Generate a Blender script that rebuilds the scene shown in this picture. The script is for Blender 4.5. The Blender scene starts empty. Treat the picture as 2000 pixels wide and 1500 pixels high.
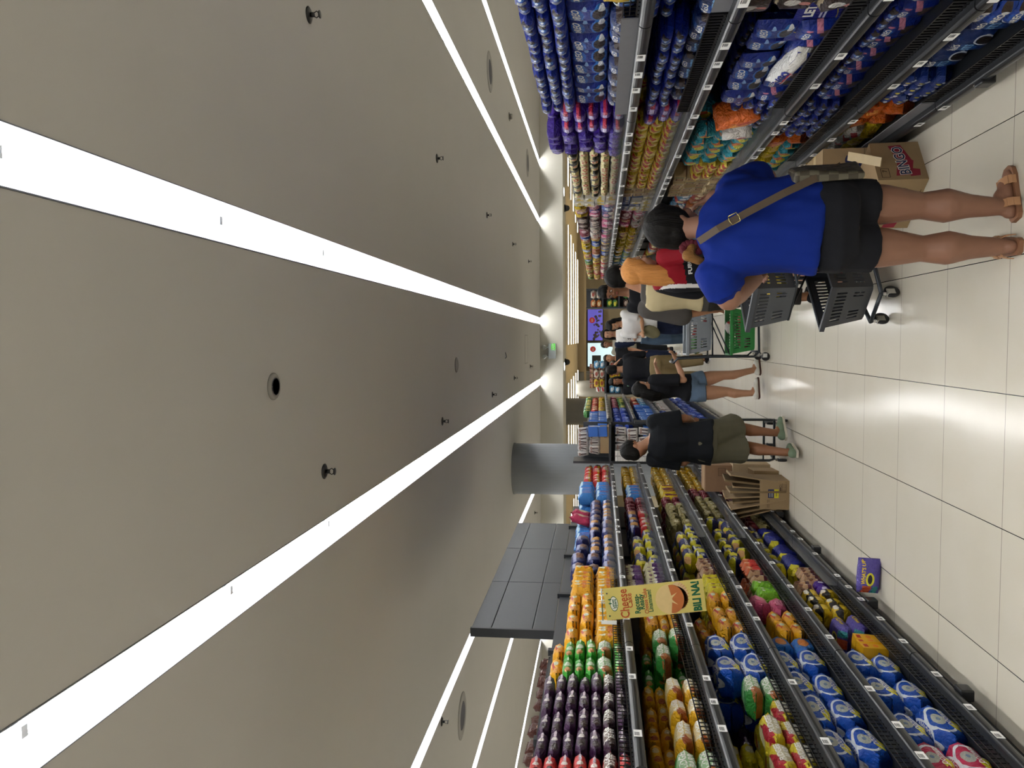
# Supermarket biscuit aisle.  World: X to the right, Y down the aisle, Z up, metres.
import bpy, bmesh, math, random
from mathutils import Vector, Matrix, noise
from mathutils.bvhtree import BVHTree
SC = bpy.context.scene
COL = SC.collection
PI = math.pi
rnd = random.Random(7)

# ---------------------------------------------------------------- materials
def lin(h):
    h = h.lstrip('#')
    out = []
    for i in (0, 2, 4):
        c = int(h[i:i+2], 16) / 255
        out.append(c/12.92 if c <= .04045 else ((c+.055)/1.055)**2.4)
    return out + [1]

class Nodes:
    def __init__(self, name):
        self.m = bpy.data.materials.new(name); self.m.use_nodes = True
        self.t = self.m.node_tree; self.b = self.t.nodes['Principled BSDF']
    def n(self, kind, **kw):
        x = self.t.nodes.new('ShaderNode' + kind)
        for k, v in kw.items(): setattr(x, k, v)
        return x
    def link(self, a, b): self.t.links.new(a, b)
    def math(self, op, a, b=None, c=None):
        x = self.n('Math', operation=op)
        for i, v in enumerate((a, b, c)):
            if v is None: continue
            if isinstance(v, (int, float)): x.inputs[i].default_value = v
            else: self.link(v, x.inputs[i])
        return x.outputs[0]
    def vmath(self, op, a, b=None):
        x = self.n('VectorMath', operation=op)
        for i, v in enumerate((a, b)):
            if v is None: continue
            if isinstance(v, (tuple, list)): x.inputs[i].default_value = v
            else: self.link(v, x.inputs[i])
        return x
    def mix(self, fac, a, b):
        x = self.n('Mix', data_type='RGBA')
        if isinstance(fac, (int, float)): x.inputs[0].default_value = fac
        else: self.link(fac, x.inputs[0])
        for i, v in ((6, a), (7, b)):
            if isinstance(v, (list, tuple)): x.inputs[i].default_value = v
            else: self.link(v, x.inputs[i])
        return x.outputs[2]
    def bump(self, src, strength, dist=.01):
        x = self.n('Bump'); x.inputs['Strength'].default_value = strength; x.inputs['Distance'].default_value = dist
        self.link(src, x.inputs['Height']); self.link(x.outputs[0], self.b.inputs['Normal'])

_mats = {}
def M(name, col='#808080', rough=.5, metal=0, vary=.08, scale=30, bump=0, bscale=None, emit=None, est=0, spec=.5, stretch=None, coat=0):
    """plain surface: base colour with a little procedural variation"""
    if name in _mats: return _mats[name]
    N = Nodes(name); b = N.b
    b.inputs['Roughness'].default_value = rough; b.inputs['Metallic'].default_value = metal
    b.inputs['Specular IOR Level'].default_value = spec; b.inputs['Coat Weight'].default_value = coat
    c = lin(col)
    tc = N.n('TexCoord'); nz = N.n('TexNoise'); nz.inputs['Scale'].default_value = scale; nz.inputs['Detail'].default_value = 3
    src = tc.outputs['Object']
    if stretch:
        mp = N.vmath('MULTIPLY', src, stretch); src = mp.outputs[0]
    N.link(src, nz.inputs['Vector'])
    lo = [max(0, x*(1-vary)) for x in c[:3]] + [1]; hi = [min(1, x*(1+vary)) for x in c[:3]] + [1]
    N.link(N.mix(nz.outputs['Fac'], lo, hi), b.inputs['Base Color'])
    if bump:
        n2 = N.n('TexNoise'); n2.inputs['Scale'].default_value = bscale or scale; n2.inputs['Detail'].default_value = 2
        N.link(src, n2.inputs['Vector']); N.bump(n2.outputs['Fac'], bump)
    if emit:
        b.inputs['Emission Color'].default_value = lin(emit); b.inputs['Emission Strength'].default_value = est
    _mats[name] = N.m
    return N.m

def shape_mask(N, pos, sh):
    """mask of one printed shape in the object's own x/z plane (metres)"""
    k, cx, cz, rx, rz = sh[:5]
    if k[0] == 't':                                   # printed on the top face: work in x/y there
        sp = N.n('SeparateXYZ'); N.link(pos, sp.inputs[0]); cb = N.n('CombineXYZ')
        N.link(sp.outputs[0], cb.inputs[0]); N.link(sp.outputs[1], cb.inputs[2])
        tn = N.n('TexCoord'); sn = N.n('SeparateXYZ'); N.link(tn.outputs['Normal'], sn.inputs[0])
        up = N.math('GREATER_THAN', sn.outputs[2], .35)
        return N.math('MULTIPLY', up, shape_mask(N, cb.outputs[0], (k[1:],) + tuple(sh[1:])))
    off = N.vmath('SUBTRACT', pos, (cx, 0, cz)).outputs[0]
    rot = sh[6] if len(sh) > 6 else 0
    if rot:
        r = N.n('VectorRotate', rotation_type='Y_AXIS'); r.inputs['Angle'].default_value = rot
        N.link(off, r.inputs['Vector']); off = r.outputs[0]
    d = N.vmath('MULTIPLY', off, (1/rx, 0, 1/rz)).outputs[0]
    if k == 'ell':
        l = N.vmath('LENGTH', d); return N.math('LESS_THAN', l.outputs['Value'], 1)
    if k == 'ring':
        l = N.vmath('LENGTH', d).outputs['Value']
        return N.math('MULTIPLY', N.math('LESS_THAN', l, 1), N.math('GREATER_THAN', l, sh[7] if len(sh) > 7 else .82))
    a = N.vmath('ABSOLUTE', d).outputs[0]
    s = N.n('SeparateXYZ'); N.link(a, s.inputs[0])
    return N.math('LESS_THAN', N.math('MAXIMUM', s.outputs[0], s.outputs[2]), 1)

def film(name, base, shapes=(), rough=.2, crinkle=.35, cscale=34, both=None, clear=0):
    """printed plastic film or card: base colour, printed shapes, crinkled gloss"""
    if name in _mats: return _mats[name]
    N = Nodes(name); b = N.b
    tc = N.n('TexCoord'); pos = tc.outputs['Object']
    info = N.n('ObjectInfo')
    c = lin(base)
    col = N.mix(N.math('MULTIPLY', info.outputs['Random'], .35), c, [x*.72 for x in c[:3]] + [1])
    for sh in shapes:
        col = N.mix(shape_mask(N, pos, sh), col, lin(sh[5]))
    N.link(col, b.inputs['Base Color'])
    b.inputs['Roughness'].default_value = rough
    b.inputs['Coat Weight'].default_value = clear
    if crinkle:
        off = N.vmath('ADD', pos, None); N.link(info.outputs['Random'], off.inputs[1])
        nz = N.n('TexNoise'); nz.inputs['Scale'].default_value = cscale; nz.inputs['Detail'].default_value = 5; nz.inputs['Distortion'].default_value = 1.4
        N.link(off.outputs[0], nz.inputs['Vector']); N.bump(nz.outputs['Fac'], min(1, crinkle*1.7), .03)
    _mats[name] = N.m
    return N.m

# ---------------------------------------------------------------- mesh builder
class MB:
    """collects shapes in one bmesh; build() links them as ONE mesh object"""
    def __init__(self): self.bm = bmesh.new(); self.mi = 0
    def _mark(self, faces):
        for f in faces: f.material_index = self.mi
    def box(self, c, s, rot=None, bev=0):
        r = bmesh.ops.create_cube(self.bm, size=1)
        vs = r['verts']
        mat = Matrix.Translation(c) @ (rot.to_4x4() if rot else Matrix()) @ Matrix.Diagonal((s[0], s[1], s[2], 1))
        bmesh.ops.transform(self.bm, matrix=mat, verts=vs)
        fs = set(f for v in vs for f in v.link_faces); self._mark(fs)
        if bev:
            es = set(e for v in vs for e in v.link_edges)
            q = bmesh.ops.bevel(self.bm, geom=list(es), offset=bev, segments=2, affect='EDGES', profile=.6)
            self._mark(q['faces'])
        return self
    def bx(self, x0, x1, y0, y1, z0, z1, bev=0):
        return self.box(((x0+x1)/2, (y0+y1)/2, (z0+z1)/2), (abs(x1-x0), abs(y1-y0), abs(z1-z0)), None, bev)
    def quad(self, pts):
        f = self.bm.faces.new([self.bm.verts.new(p) for p in pts]); self._mark([f]); return self
    def ring(self, pts): return [self.bm.verts.new(p) for p in pts]
    def loft(self, rings, cap=True, closed=True):
        R = [self.ring(r) for r in rings]; n = len(R[0]); fs = []
        for a, b in zip(R, R[1:]):
            for i in range(n if closed else n-1):
                j = (i+1) % n
                fs.append(self.bm.faces.new((a[i], a[j], b[j], b[i])))
        if cap:
            fs.append(self.bm.faces.new(R[0][::-1])); fs.append(self.bm.faces.new(R[-1]))
        self._mark(fs); return self
    def tube(self, pts, rad, n=8, cap=True):
        pts = [Vector(p) for p in pts]; rings = []
        if isinstance(rad, (int, float)): rad = [rad]*len(pts)
        prev = None
        for i, p in enumerate(pts):
            t = (pts[min(i+1, len(pts)-1)] - pts[max(i-1, 0)]).normalized()
            if prev is None: u = t.orthogonal().normalized()
            else: u = (prev - t*prev.dot(t)); u = u.normalized() if u.length > 1e-6 else t.orthogonal().normalized()
            prev = u; v = t.cross(u)
            rings.append([p + (u*math.cos(2*PI*k/n) + v*math.sin(2*PI*k/n))*rad[i] for k in range(n)])
        return self.loft(rings, cap)
    def cyl(self, a, b, r, n=16, r2=None): return self.tube([a, b], [r, r if r2 is None else r2], n)
    def lathe(self, prof, c=(0, 0, 0), n=24, axis='z'):
        rings = []
        for r, h in prof:
            ring = []
            for k in range(n):
                x, y = r*math.cos(2*PI*k/n), r*math.sin(2*PI*k/n)
                p = {'z': (x, y, h), 'y': (x, h, y), 'x': (h, x, y)}[axis]
                ring.append((c[0]+p[0], c[1]+p[1], c[2]+p[2]))
            rings.append(ring)
        return self.loft(rings)
    def text(self, s, size, fn, bold=.02, cx=0, cy=0, rot=0, sx=1, maxe=None):
        """lettering: fn maps flat (u, v) to a 3-D point"""
        cu = bpy.data.curves.new('t', 'FONT'); cu.body = s; cu.size = size; cu.align_x = 'CENTER'; cu.align_y = 'CENTER'
        cu.offset = bold*size; cu.resolution_u = 2
        ob = bpy.data.objects.new('t', cu); me = bpy.data.meshes.new_from_object(ob)
        bm = bmesh.new(); bm.from_mesh(me)
        bmesh.ops.triangulate(bm, faces=bm.faces[:])
        me_ = maxe or size*.45
        for _ in range(2):
            es = [e for e in bm.edges if e.calc_length() > me_]
            if es: bmesh.ops.subdivide_edges(bm, edges=es, cuts=1); bmesh.ops.triangulate(bm, faces=bm.faces[:])
        cr, sr = math.cos(rot), math.sin(rot); mp = {}
        for v in bm.verts:
            u, w = v.co.x*sx, v.co.y
            mp[v] = self.bm.verts.new(fn(cx + u*cr - w*sr, cy + u*sr + w*cr))
        for f in bm.faces:
            try: self._mark([self.bm.faces.new([mp[v] for v in f.verts])])
            except ValueError: pass
        bm.free(); bpy.data.objects.remove(ob); bpy.data.curves.remove(cu); bpy.data.meshes.remove(me)
        return self
    def mesh(self, name, mats, smooth=False, normals=True):
        me = bpy.data.meshes.new(name)
        if normals: bmesh.ops.recalc_face_normals(self.bm, faces=self.bm.faces[:])
        if smooth:
            for f in self.bm.faces: f.smooth = True
        self.bm.to_mesh(me); self.bm.free()
        for m in (mats if isinstance(mats, (list, tuple)) else [mats]): me.materials.append(m)
        return me
    def build(self, name, mats, parent=None, smooth=False, loc=None, normals=True):
        return link(name, self.mesh(name, mats, smooth, normals), parent, loc)

def link(name, me, parent=None, loc=None, rz=0):
    o = bpy.data.objects.new(name, me); COL.objects.link(o)
    if parent: o.parent = parent
    if loc: o.location = loc
    if rz: o.rotation_euler.z = rz
    return o
def tag(o, label=None, cat=None, group=None, kind=None):
    if label: o['label'] = label
    if cat: o['category'] = cat
    if group: o['group'] = group
    if kind: o['kind'] = kind
    return o
def thing(name, label, cat, loc=(0, 0, 0), rz=0, group=None):
    o = bpy.data.objects.new(name, None); COL.objects.link(o)
    o.empty_display_size = .1; o.location = loc; o.rotation_euler.z = rz
    return tag(o, label, cat, group)
def structure(o): o['kind'] = 'structure'; return o
def copy_tree(o, parent=None):
    c = o.copy(); COL.objects.link(c); c.parent = parent
    for ch in list(o.children): copy_tree(ch, c)
    return c
ORD = 'first second third fourth fifth sixth seventh eighth ninth tenth eleventh twelfth thirteenth fourteenth fifteenth sixteenth seventeenth eighteenth nineteenth twentieth'.split()
def nth(i):
    if i < 20: return ORD[i]
    t, u = divmod(i+1, 10)
    ty = ['', '', 'twenty', 'thirty', 'forty', 'fifty', 'sixty', 'seventy', 'eighty', 'ninety']
    return ty[t] + ('-' + ORD[u-1] if u else '') if u else ty[t][:-1] + 'ieth'
def evaluated(o):
    """apply an object's modifiers to its mesh"""
    dg = bpy.context.evaluated_depsgraph_get()
    me = bpy.data.meshes.new_from_object(o.evaluated_get(dg)); old = o.data
    o.modifiers.clear(); o.data = me; bpy.data.meshes.remove(old)
    return o

# ---------------------------------------------------------------- camera
def make_camera():
    f = 1490.0; vx, vy = 171.0, 87.0         # focal length and aisle vanishing point, px of the 2000 x 1500 frame
    cd = bpy.data.cameras.new('camera'); cam = bpy.data.objects.new('camera', cd); COL.objects.link(cam)
    cd.sensor_fit = 'HORIZONTAL'; cd.sensor_width = 36; cd.lens = f/2000*36; cd.clip_start = .05; cd.clip_end = 200
    Yc = Vector((vx, vy, f)).normalized(); p = math.atan2(vx, f)
    Uc = Vector((-math.cos(p), 0, math.sin(p))); Xc = Uc.cross(Yc)
    # the phone was held on its side: image right is down in the room
    if Xc.y < 0: Xc = -Xc
    R = Matrix(((Xc.x, Xc.y, -Xc.z), (Yc.x, Yc.y, -Yc.z), (Uc.x, Uc.y, -Uc.z)))
    cam.matrix_world = Matrix.Translation((0, 0, 1.775)) @ R.to_4x4()
    SC.camera = cam
make_camera()
vs = SC.view_settings
vs.view_transform = 'Standard'; vs.look = 'None'; vs.gamma = 1; vs.use_curve_mapping = False; vs.exposure = .55
w = bpy.data.worlds.new('store'); SC.world = w; w.use_nodes = True
w.node_tree.nodes['Background'].inputs[0].default_value = (.9, .93, 1, 1); w.node_tree.nodes['Background'].inputs[1].default_value = .05

# ---------------------------------------------------------------- room shell
CZ = 3.345
def tile_floor():
    N = Nodes('floor_tile'); b = N.b
    tc = N.n('TexCoord'); s = N.n('SeparateXYZ'); N.link(tc.outputs['Object'], s.inputs[0])
    def joint(src, o):
        f = N.math('FRACT', N.math('DIVIDE', N.math('SUBTRACT', src, o), .6))
        d = N.math('MINIMUM', f, N.math('SUBTRACT', 1, f))
        return N.math('LESS_THAN', d, .0034)
    jx, jy = joint(s.outputs[0], .348-6), joint(s.outputs[1], .57-6)
    nz = N.n('TexNoise'); nz.inputs['Scale'].default_value = 2.2; nz.inputs['Detail'].default_value = 5; N.link(tc.outputs['Object'], nz.inputs['Vector'])
    c = N.mix(nz.outputs['Fac'], lin('#cbc3b0'), lin('#d6d0c2'))
    c = N.mix(jy, c, lin('#8d8579')); c = N.mix(jx, c, lin('#1c1a22'))
    N.link(c, b.inputs['Base Color']); b.inputs['Roughness'].default_value = .2
    b.inputs['Specular IOR Level'].default_value = .35
    return N.m
m_floor = tile_floor()
m_ceil = M('ceiling_paint', '#b6b4b0', .9, vary=.03, scale=1.5)
m_wall = M('wall_paint', '#c6c3b8', .85, vary=.03, scale=2)
m_house = M('light_housing', '#767b84', .35, vary=.02)
m_dark = M('shelf_powder_coat', '#33363a', .42, metal=.3, vary=.1)
m_rail = M('price_rail_plastic', '#1f2124', .34, vary=.08, scale=8)
m_panel = M('back_panel_steel', '#4d5155', .45, metal=.35, vary=.06)
m_black = M('black_plastic', '#15161a', .4)
m_wire = M('black_wire', '#101013', .35, metal=.4)
m_tag = M('price_tag_paper', '#f4f4f2', .6, vary=.02)
m_ink = M('print_black', '#17171b', .6)
m_white = M('print_white', '#f2f2f0', .45, vary=.02)
m_chrome = M('chrome', '#c8cacc', .18, metal=1)
m_trim = M('light_trim', '#d8dade', .4, vary=.02)
m_tube = M('led_tube', '#ffffff', .5, emit='#f7f6f3', est=42)

o = MB().bx(-11, 11, -6, 46, -.1, 0).build('floor', m_floor); structure(o)
TR = [(-8.14, -7.96), (-5.46, -5.28), (-3.74, -3.56), (-1.2, -1.02), (.41, .59), (3.02, 3.2), (4.55, 4.73), (7.1, 7.28)]
mb = MB(); x = -11
for a, b_ in TR + [(11, 11)]:
    mb.bx(x, a, -6, 20.3, CZ, CZ+.2); x = b_
structure(mb.build('ceiling', m_ceil))
structure(MB().bx(-11, 11, 20.25, 21.9, 2.735, 3.545).build('trim_1', m_wall))                       # bulkhead across the aisle ends
structure(MB().bx(-11, 11, 21.9, 46, 3.0, 3.2).build('ceiling_far', M('far_ceiling', '#cdbfa2', .85, vary=.03)))
structure(MB().bx(-11.2, -11, -6, 46, 0, 3.6).build('wall_left', m_wall))
structure(MB().bx(11, 11.2, -6, 46, 0, 3.6).build('wall_right', m_wall))
structure(MB().bx(-11, 11, -6.2, -6, 0, 3.6).build('wall_back', m_wall))
structure(MB().bx(-11, 11, 45, 45.2, 0, 3.2).build('wall_far', M('far_wall', '#a39a88', .8, vary=.04)))

# recessed trough lights: housing + end-to-end LED tubes
LN = ['fourth trough light left of the aisle, furthest left', 'third trough light left of the aisle', 'second trough light left, behind the dark header panel', 'trough light over the left shelves with its tube showing',
      'brightest trough light, running over the middle of the aisle', 'trough light above the right shelf, ending at the bulkhead', 'second trough light beyond the right shelf', 'last thin trough light at far right above blue packs']
for i, (a, b_) in enumerate(TR):
    t = thing('ceiling_light', LN[i] + ', recessed in ceiling', 'ceiling light', ((a+b_)/2, 0, CZ), 0, 'recessed trough lights')
    w2 = (b_-a)/2-.0058; mb = MB()
    ins = [(-w2, -.003), (-w2, .08), (-w2*.55, .11), (w2*.55, .11), (w2, .08), (w2, -.003)]
    out = [(w2+.005, -.003), (w2+.005, .12), (-w2-.005, .12), (-w2-.005, -.003)]
    prof = ins + out
    mb.loft([[(x_, y_, z_) for x_, z_ in prof] for y_ in (-5.9, 20.25)], cap=True)
    mb.build('housing', m_house, t)
    y = -5.4; k = 0
    while y < 20.2:
        y2 = min(y+1.2, 20.2)
        MB().cyl((.018, y+.02, .062), (.018, y2-.02, .062), .022, 8).build('led_tube', m_tube, t, smooth=True)
        cl = MB().bx(.0, .036, y-.012, y+.012, .04, .1).build('tube_holder', m_trim, t)
        y += 1.22; k += 1

# far ceiling lights: rows of strips across
for r, yy in enumerate((28.3, 31, 33.8, 37, 40.5)):
    for s, (xa, xb) in enumerate(((-9.2, -7.1), (-5.6, -1.6), (-.2, 4.2), (5.6, 9.4))):
        t = thing('strip_light', '%s row strip light on the cream ceiling beyond the bulkhead, %s across' % (nth(r), ('far left', 'left of centre', 'right of centre', 'far right')[s]), 'ceiling light', ((xa+xb)/2, yy, 3.0), 0, 'strip lights beyond the bulkhead')
        MB().bx(-(xb-xa)/2, (xb-xa)/2, -.14, .14, -.08, -.03).build('housing', m_trim, t)
        MB().bx(-(xb-xa)/2+.02, (xb-xa)/2-.02, -.12, .12, -.092, -.08).build('diffuser', M('strip_diffuser', '#ffffff', .5, emit='#fff3da', est=9), t)

# columns
m_col = M('column_paint', '#83868a', .55, vary=.05, scale=3)
for nm, (cx, cy, r, zt) in (('trim_2', (-2.37, 13.9, .465, CZ)), ('trim_3', (-2.45, 26, .46, 3.0)), ('trim_4', (-2.4, 37.5, .4, 3.0)), ('trim_5', (-2.1, 43.5, .3, 3.0))):
    mb = MB(); mb.lathe([(r, 0), (r, zt)], n=48)
    if nm == 'trim_2': mb.lathe([(r+.01, zt-.03), (r+.01, zt)], n=48)
    structure(mb.build(nm, m_col, smooth=False, loc=(cx, cy, 0)))

# sprinklers, ceiling speakers and vents
m_dm = M('sprinkler_metal', '#3a3b3d', .35, metal=.8)
def sprinkler_mesh():
    pass
SPR = [(1.77, 4.1, 'over the right shelf, nearest the camera'), (1.765, 7.39, 'over the right shelf, second from the camera'), (1.75, 10.7, 'over the right shelf, third from the camera'), (1.74, 13.9, 'over the right shelf, fourth from the camera'), (1.74, 17.0, 'over the right shelf, beside the bulkhead'),
       (-.745, 4.19, 'left of the round vent, nearest the camera'), (-.81, 7.5, 'beside the aisle light on the left, second along'), (-.8, 11.1, 'beside the aisle light on the left, third along'), (-.7, 14.0, 'beside the aisle light on the left, fourth along'), (-.6, 17.3, 'beside the left light, next to the bulkhead'),
       (-3.81, 7.3, 'between the two thin lights at far left'), (-4.2, 18.3, 'behind the grey column at far left')]
spm = None
for x, y, d in SPR:
    t = thing('fire_sprinkler', 'small dark pendant sprinkler head on ceiling ' + d, 'sprinkler', (x, y, CZ), 0, 'ceiling sprinklers')
    if spm is None:
        a = MB(); a.lathe([(.0, .003), (.042, .003), (.045, -.004), (.03, -.012), (0, -.012)], n=20); e = a.mesh('escutcheon', m_dm, True)
        b_ = MB(); b_.lathe([(.013, -.01), (.013, -.03), (.008, -.034)], n=12)
        for s in (-1, 1): b_.tube([(s*.008, 0, -.03), (s*.018, 0, -.045), (s*.004, 0, -.062)], .003, 6)
        b_.lathe([(.0, -.06), (.02, -.06), (.022, -.064), (.018, -.066), (0, -.066)], n=14); h = b_.mesh('sprinkler_head', m_dm, True)
        spm = (e, h)
    link('escutcheon', spm[0], t); link('sprinkler_head', spm[1], t)
m_vent = M('vent_plastic', '#8e8c88', .6); m_hole = M('vent_hole', '#3c3c46', .7)
def round_vent(x, y, r, label, holes):
    t = thing('ceiling_speaker', label, 'speaker', (x, y, CZ))
    MB().lathe([(r, 0), (r, -.004), (r*.9, -.012), (r*.66, -.014), (r*.62, -.006), (0, -.006)], n=40).build('rim', m_vent, t, smooth=True)
    if holes:
        MB().lathe([(r*.64, -.0155), (r*.6, -.0165), (r*.57, -.0155)], n=32).build('ring', m_hole, t)
        mb = MB()
        for k in range(7):
            cx, cy = (0, 0) if k == 6 else (r*.33*math.cos(k*PI/3), r*.33*math.sin(k*PI/3))
            mb.lathe([(0, -.006), (r*.14, -.006), (r*.14, -.009), (0, -.009)], (cx, cy, 0), n=12)
        mb.build('grille_hole', m_hole, t)
    else:
        MB().lathe([(r*.6, -.006), (r*.6, -.009), (0, -.009)], n=32).build('grille', m_hole if r > .2 else m_vent, t)
round_vent(-.217, 3.53, .066, 'round ceiling speaker grille with seven holes, nearest the camera', True)
round_vent(-.27, 8.28, .085, 'small grey round ceiling disc beyond the speaker grille', False)
round_vent(3.85, 11.1, .28, 'large round air diffuser between the two right lights', False)
round_vent(3.87, 16.9, .3, 'large round air diffuser furthest right near the bulkhead', False)
round_vent(-4.3, 8.4, .26, 'large round air diffuser behind the dark header panel', False)
t = thing('smoke_detector', 'small box shaped smoke detector on ceiling beyond right light', 'detector', (3.9, 13.5, CZ))
MB().bx(-.06, .06, -.06, .06, -.012, 0).build('base', m_vent, t); MB().lathe([(.05, -.012), (.045, -.05), (0, -.055)], n=20).build('sensor', m_vent, t, smooth=True)
t = thing('access_hatch', 'square access hatch outlined in ceiling near the bulkhead', 'hatch', (-.2, 16.4, CZ))
mb = MB()
for a in ((-.3, .3, -.31, -.29), (-.3, .3, .29, .31), (-.31, -.29, -.3, .3), (.29, .31, -.3, .3)): mb.bx(*a, -.003, 0)
mb.build('frame', m_vent, t); MB().bx(-.29, .29, -.29, .29, -.002, 0).build('panel', m_ceil, t)
t = thing('ceiling_hook', 'thin grey hook hanging from ceiling before the hatch', 'hook', (-.26, 12.7, CZ)); MB().tube([(-.05, 0, 0), (-.02, 0, -.02), (.02, 0, -.012), (.06, 0, 0)], .006, 6).build('wire', m_dm, t)

# emergency light with exit sign, cameras and downlights on the bulkhead
t = thing('emergency_light', 'white emergency light box with two lamp heads and green exit strip', 'emergency light', (-.3, 20.25, 2.92))
m_em = M('emergency_case', '#c9d2d8', .5)
MB().bx(-.2, .2, -.09, 0, 0, .2, .01).build('body', m_em, t); MB().bx(.03, .2, -.095, -.089, .02, .12).build('exit_strip', M('exit_green', '#49b43c', .5, emit='#5fd048', est=.6), t)
MB().text('EXIT', .08, lambda u, v: (.115+u, -.097, .07+v), .03).build('lettering', m_white, t, normals=False)
for s in (-.14, .1):
    MB().cyl((s, -.05, .2), (s, -.05, .25), .012, 8).build('bracket', m_em, t); MB().lathe([(.0, .05), (.05, .05), (.062, -.05), (.05, -.06), (0, -.055)], (s, -.08, .3), 16, 'y').build('lamp_head', m_chrome, t, smooth=True)
for x, lab in ((-.62, 'left'), (3.6, 'right')):
    t = thing('security_camera', 'black dome camera under the bulkhead, %s one' % lab, 'security camera', (x, 21.2, 2.735))
    MB().lathe([(.1, 0), (.1, -.03), (.08, -.035)], n=20).build('base', m_black, t); MB().lathe([(.085, -.03), (.085, -.07), (.06, -.13), (0, -.15)], n=20).build('dome', m_black, t, smooth=True)
    t = thing('downlight', 'round glowing downlight under the bulkhead beside the %s dome camera' % lab, 'downlight', (x-.1 if x < 0 else x+.35, 20.7, 2.735))
    MB().lathe([(.14, 0), (.14, -.012), (.11, -.014)], n=24).build('trim_ring', m_trim, t); MB().lathe([(.11, -.004), (.11, -.016), (0, -.016)], n=24).build('lens', M('downlight_lens', '#ffffff', .5, emit='#ffffff', est=8), t)
SC.cycles.caustics_reflective = False; SC.cycles.caustics_refractive = False; SC.cycles.sample_clamp_indirect = 6

# ---------------------------------------------------------------- shelving: one thing per bay
LX, RX = -1.655, 1.135                     # shelf fronts
LZ = [1.64, 1.285, .885, .545, .17]        # shelf board tops, left
RZ = [1.635, 1.32, .847, .497, .13]        # right
SHN = ['top', 'second', 'third', 'fourth', 'bottom']
m_acr = None
def acrylic():
    global m_acr
    if m_acr: return m_acr
    N = Nodes('acrylic_guard'); b = N.b
    b.inputs['Base Color'].default_value = (.2, .21, .22, 1); b.inputs['Roughness'].default_value = .06
    b.inputs['Alpha'].default_value = .25; b.inputs['Coat Weight'].default_value = .3
    m_acr = N.m; return m_acr
def bay(side, y0, L, zs, guards, label, depth=.6, x0=None, back=2.12, tags=True, joints=True):
    """shelving bay of length L starting at y0; side -1 = left of the aisle (fronts face +X)"""
    x0 = x0 if x0 is not None else (LX if side < 0 else RX)
    t = thing('shelving_unit', label, 'shelving', (x0, y0, 0), 0, 'aisle shelving units')
    s = side                                                # depth runs away from the aisle
    bd = s*depth
    MB().bx(s*.1, bd, 0.002, L-.002, 0, zs[4]-.045).build('base_plinth', m_dark, t)
    MB().bx(s*(depth-.02), s*(depth+.02), .002, L-.002, zs[4]-.04, back).build('back_panel', m_panel, t)
    up = MB(); up.bx(s*(depth-.045), s*(depth-.005), 0, .05, .1, back+.02)
    up.build('upright', m_dark, t)
    if x0 in (LX, RX): MB().bx(-s*.035, s*.02, L*.62, L*.62+.075, .065, .125, .008).build('bumper', m_black, t)
    rng = random.Random(int(y0*100)+side)
    for k, z in enumerate(zs):
        sh = MB().bx(s*.012, s*(depth-.02), .003, L-.003, z-.03, z).build('shelf', m_dark, t)
        rp = []
        for a in range(9):                                  # rounded price rail
            an = -PI/2 + PI*a/8
            rp.append((-s*(.004+.016*math.cos(an)), z-.024+.024*math.sin(an)))
        rp += [(s*.014, z), (s*.014, z-.048)]
        MB().loft([[(x, y, zz) for x, zz in rp] for y in (.004, L-.004)]).build('price_rail', m_rail, sh)
        g = guards[k] if guards else None
        if g == 'wire':
            mb = MB(); n = int(L/.034)
            mb.bx(s*.022, s*.028, .01, L-.01, z+.055, z+.06); mb.bx(s*.022, s*.028, .01, L-.01, z+.006, z+.012); mb.bx(s*.022, s*.028, .01, L-.01, z+.032, z+.035)
            for i in range(n+1):
                yy = .012 + (L-.024)*i/n
                mb.bx(s*.0235, s*.0275, yy-.0013, yy+.0013, z, z+.06)
            mb.build('front_guard', m_wire, sh)
        elif g == 'acrylic':
            MB().bx(s*.022, s*.026, .01, L-.01, z, z+.065).build('front_guard', acrylic(), sh)
        elif g == 'plate':
            MB().bx(s*.02, s*.025, .01, L-.01, z, z+.062).build('front_guard', M('grey_plate', '#77777b', .5, metal=.2), sh)
        elif g == 'slot':
            mb = MB(); n = int(L/.027)
            mb.bx(s*.02, s*.026, .01, L-.01, z+.06, z+.065); mb.bx(s*.02, s*.026, .01, L-.01, z+.004, z+.012)
            for i in range(n+1):
                yy = .014 + (L-.028)*i/n
                mb.bx(s*.02, s*.026, yy-.0045, yy+.0045, z, z+.062)
            mb.mi = 1; mb.bx(s*.027, s*.03, .01, L-.01, z+.002, z+.06)
            mb.build('front_guard', [m_wire, M('grey_plate_dark', '#5f5f62', .5, metal=.2)], sh)
        if tags:
            yy = rng.uniform(.05, .4)
            while yy < L-.08:
                mb = MB(); X = -s*.0205; w = .055 if side < 0 else .068
                mb.bx(X, X-s*.001, yy, yy+w, z-.04, z-.006); mb.mi = 1
                for q in range(7):
                    b0 = yy+.008+q*.0042; mb.bx(X-s*.001, X-s*.0014, b0, b0+.0012+.0012*(q % 2), z-.03, z-.015)
                mb.bx(X-s*.001, X-s*.0014, yy+.008, yy+.036, z-.013, z-.01)
                mb.build('price_tag', [m_tag, m_ink], sh)
                yy += rng.choice((.28, .36, .45, .2)) * (1 if side > 0 else 1.2)
    return t
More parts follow.
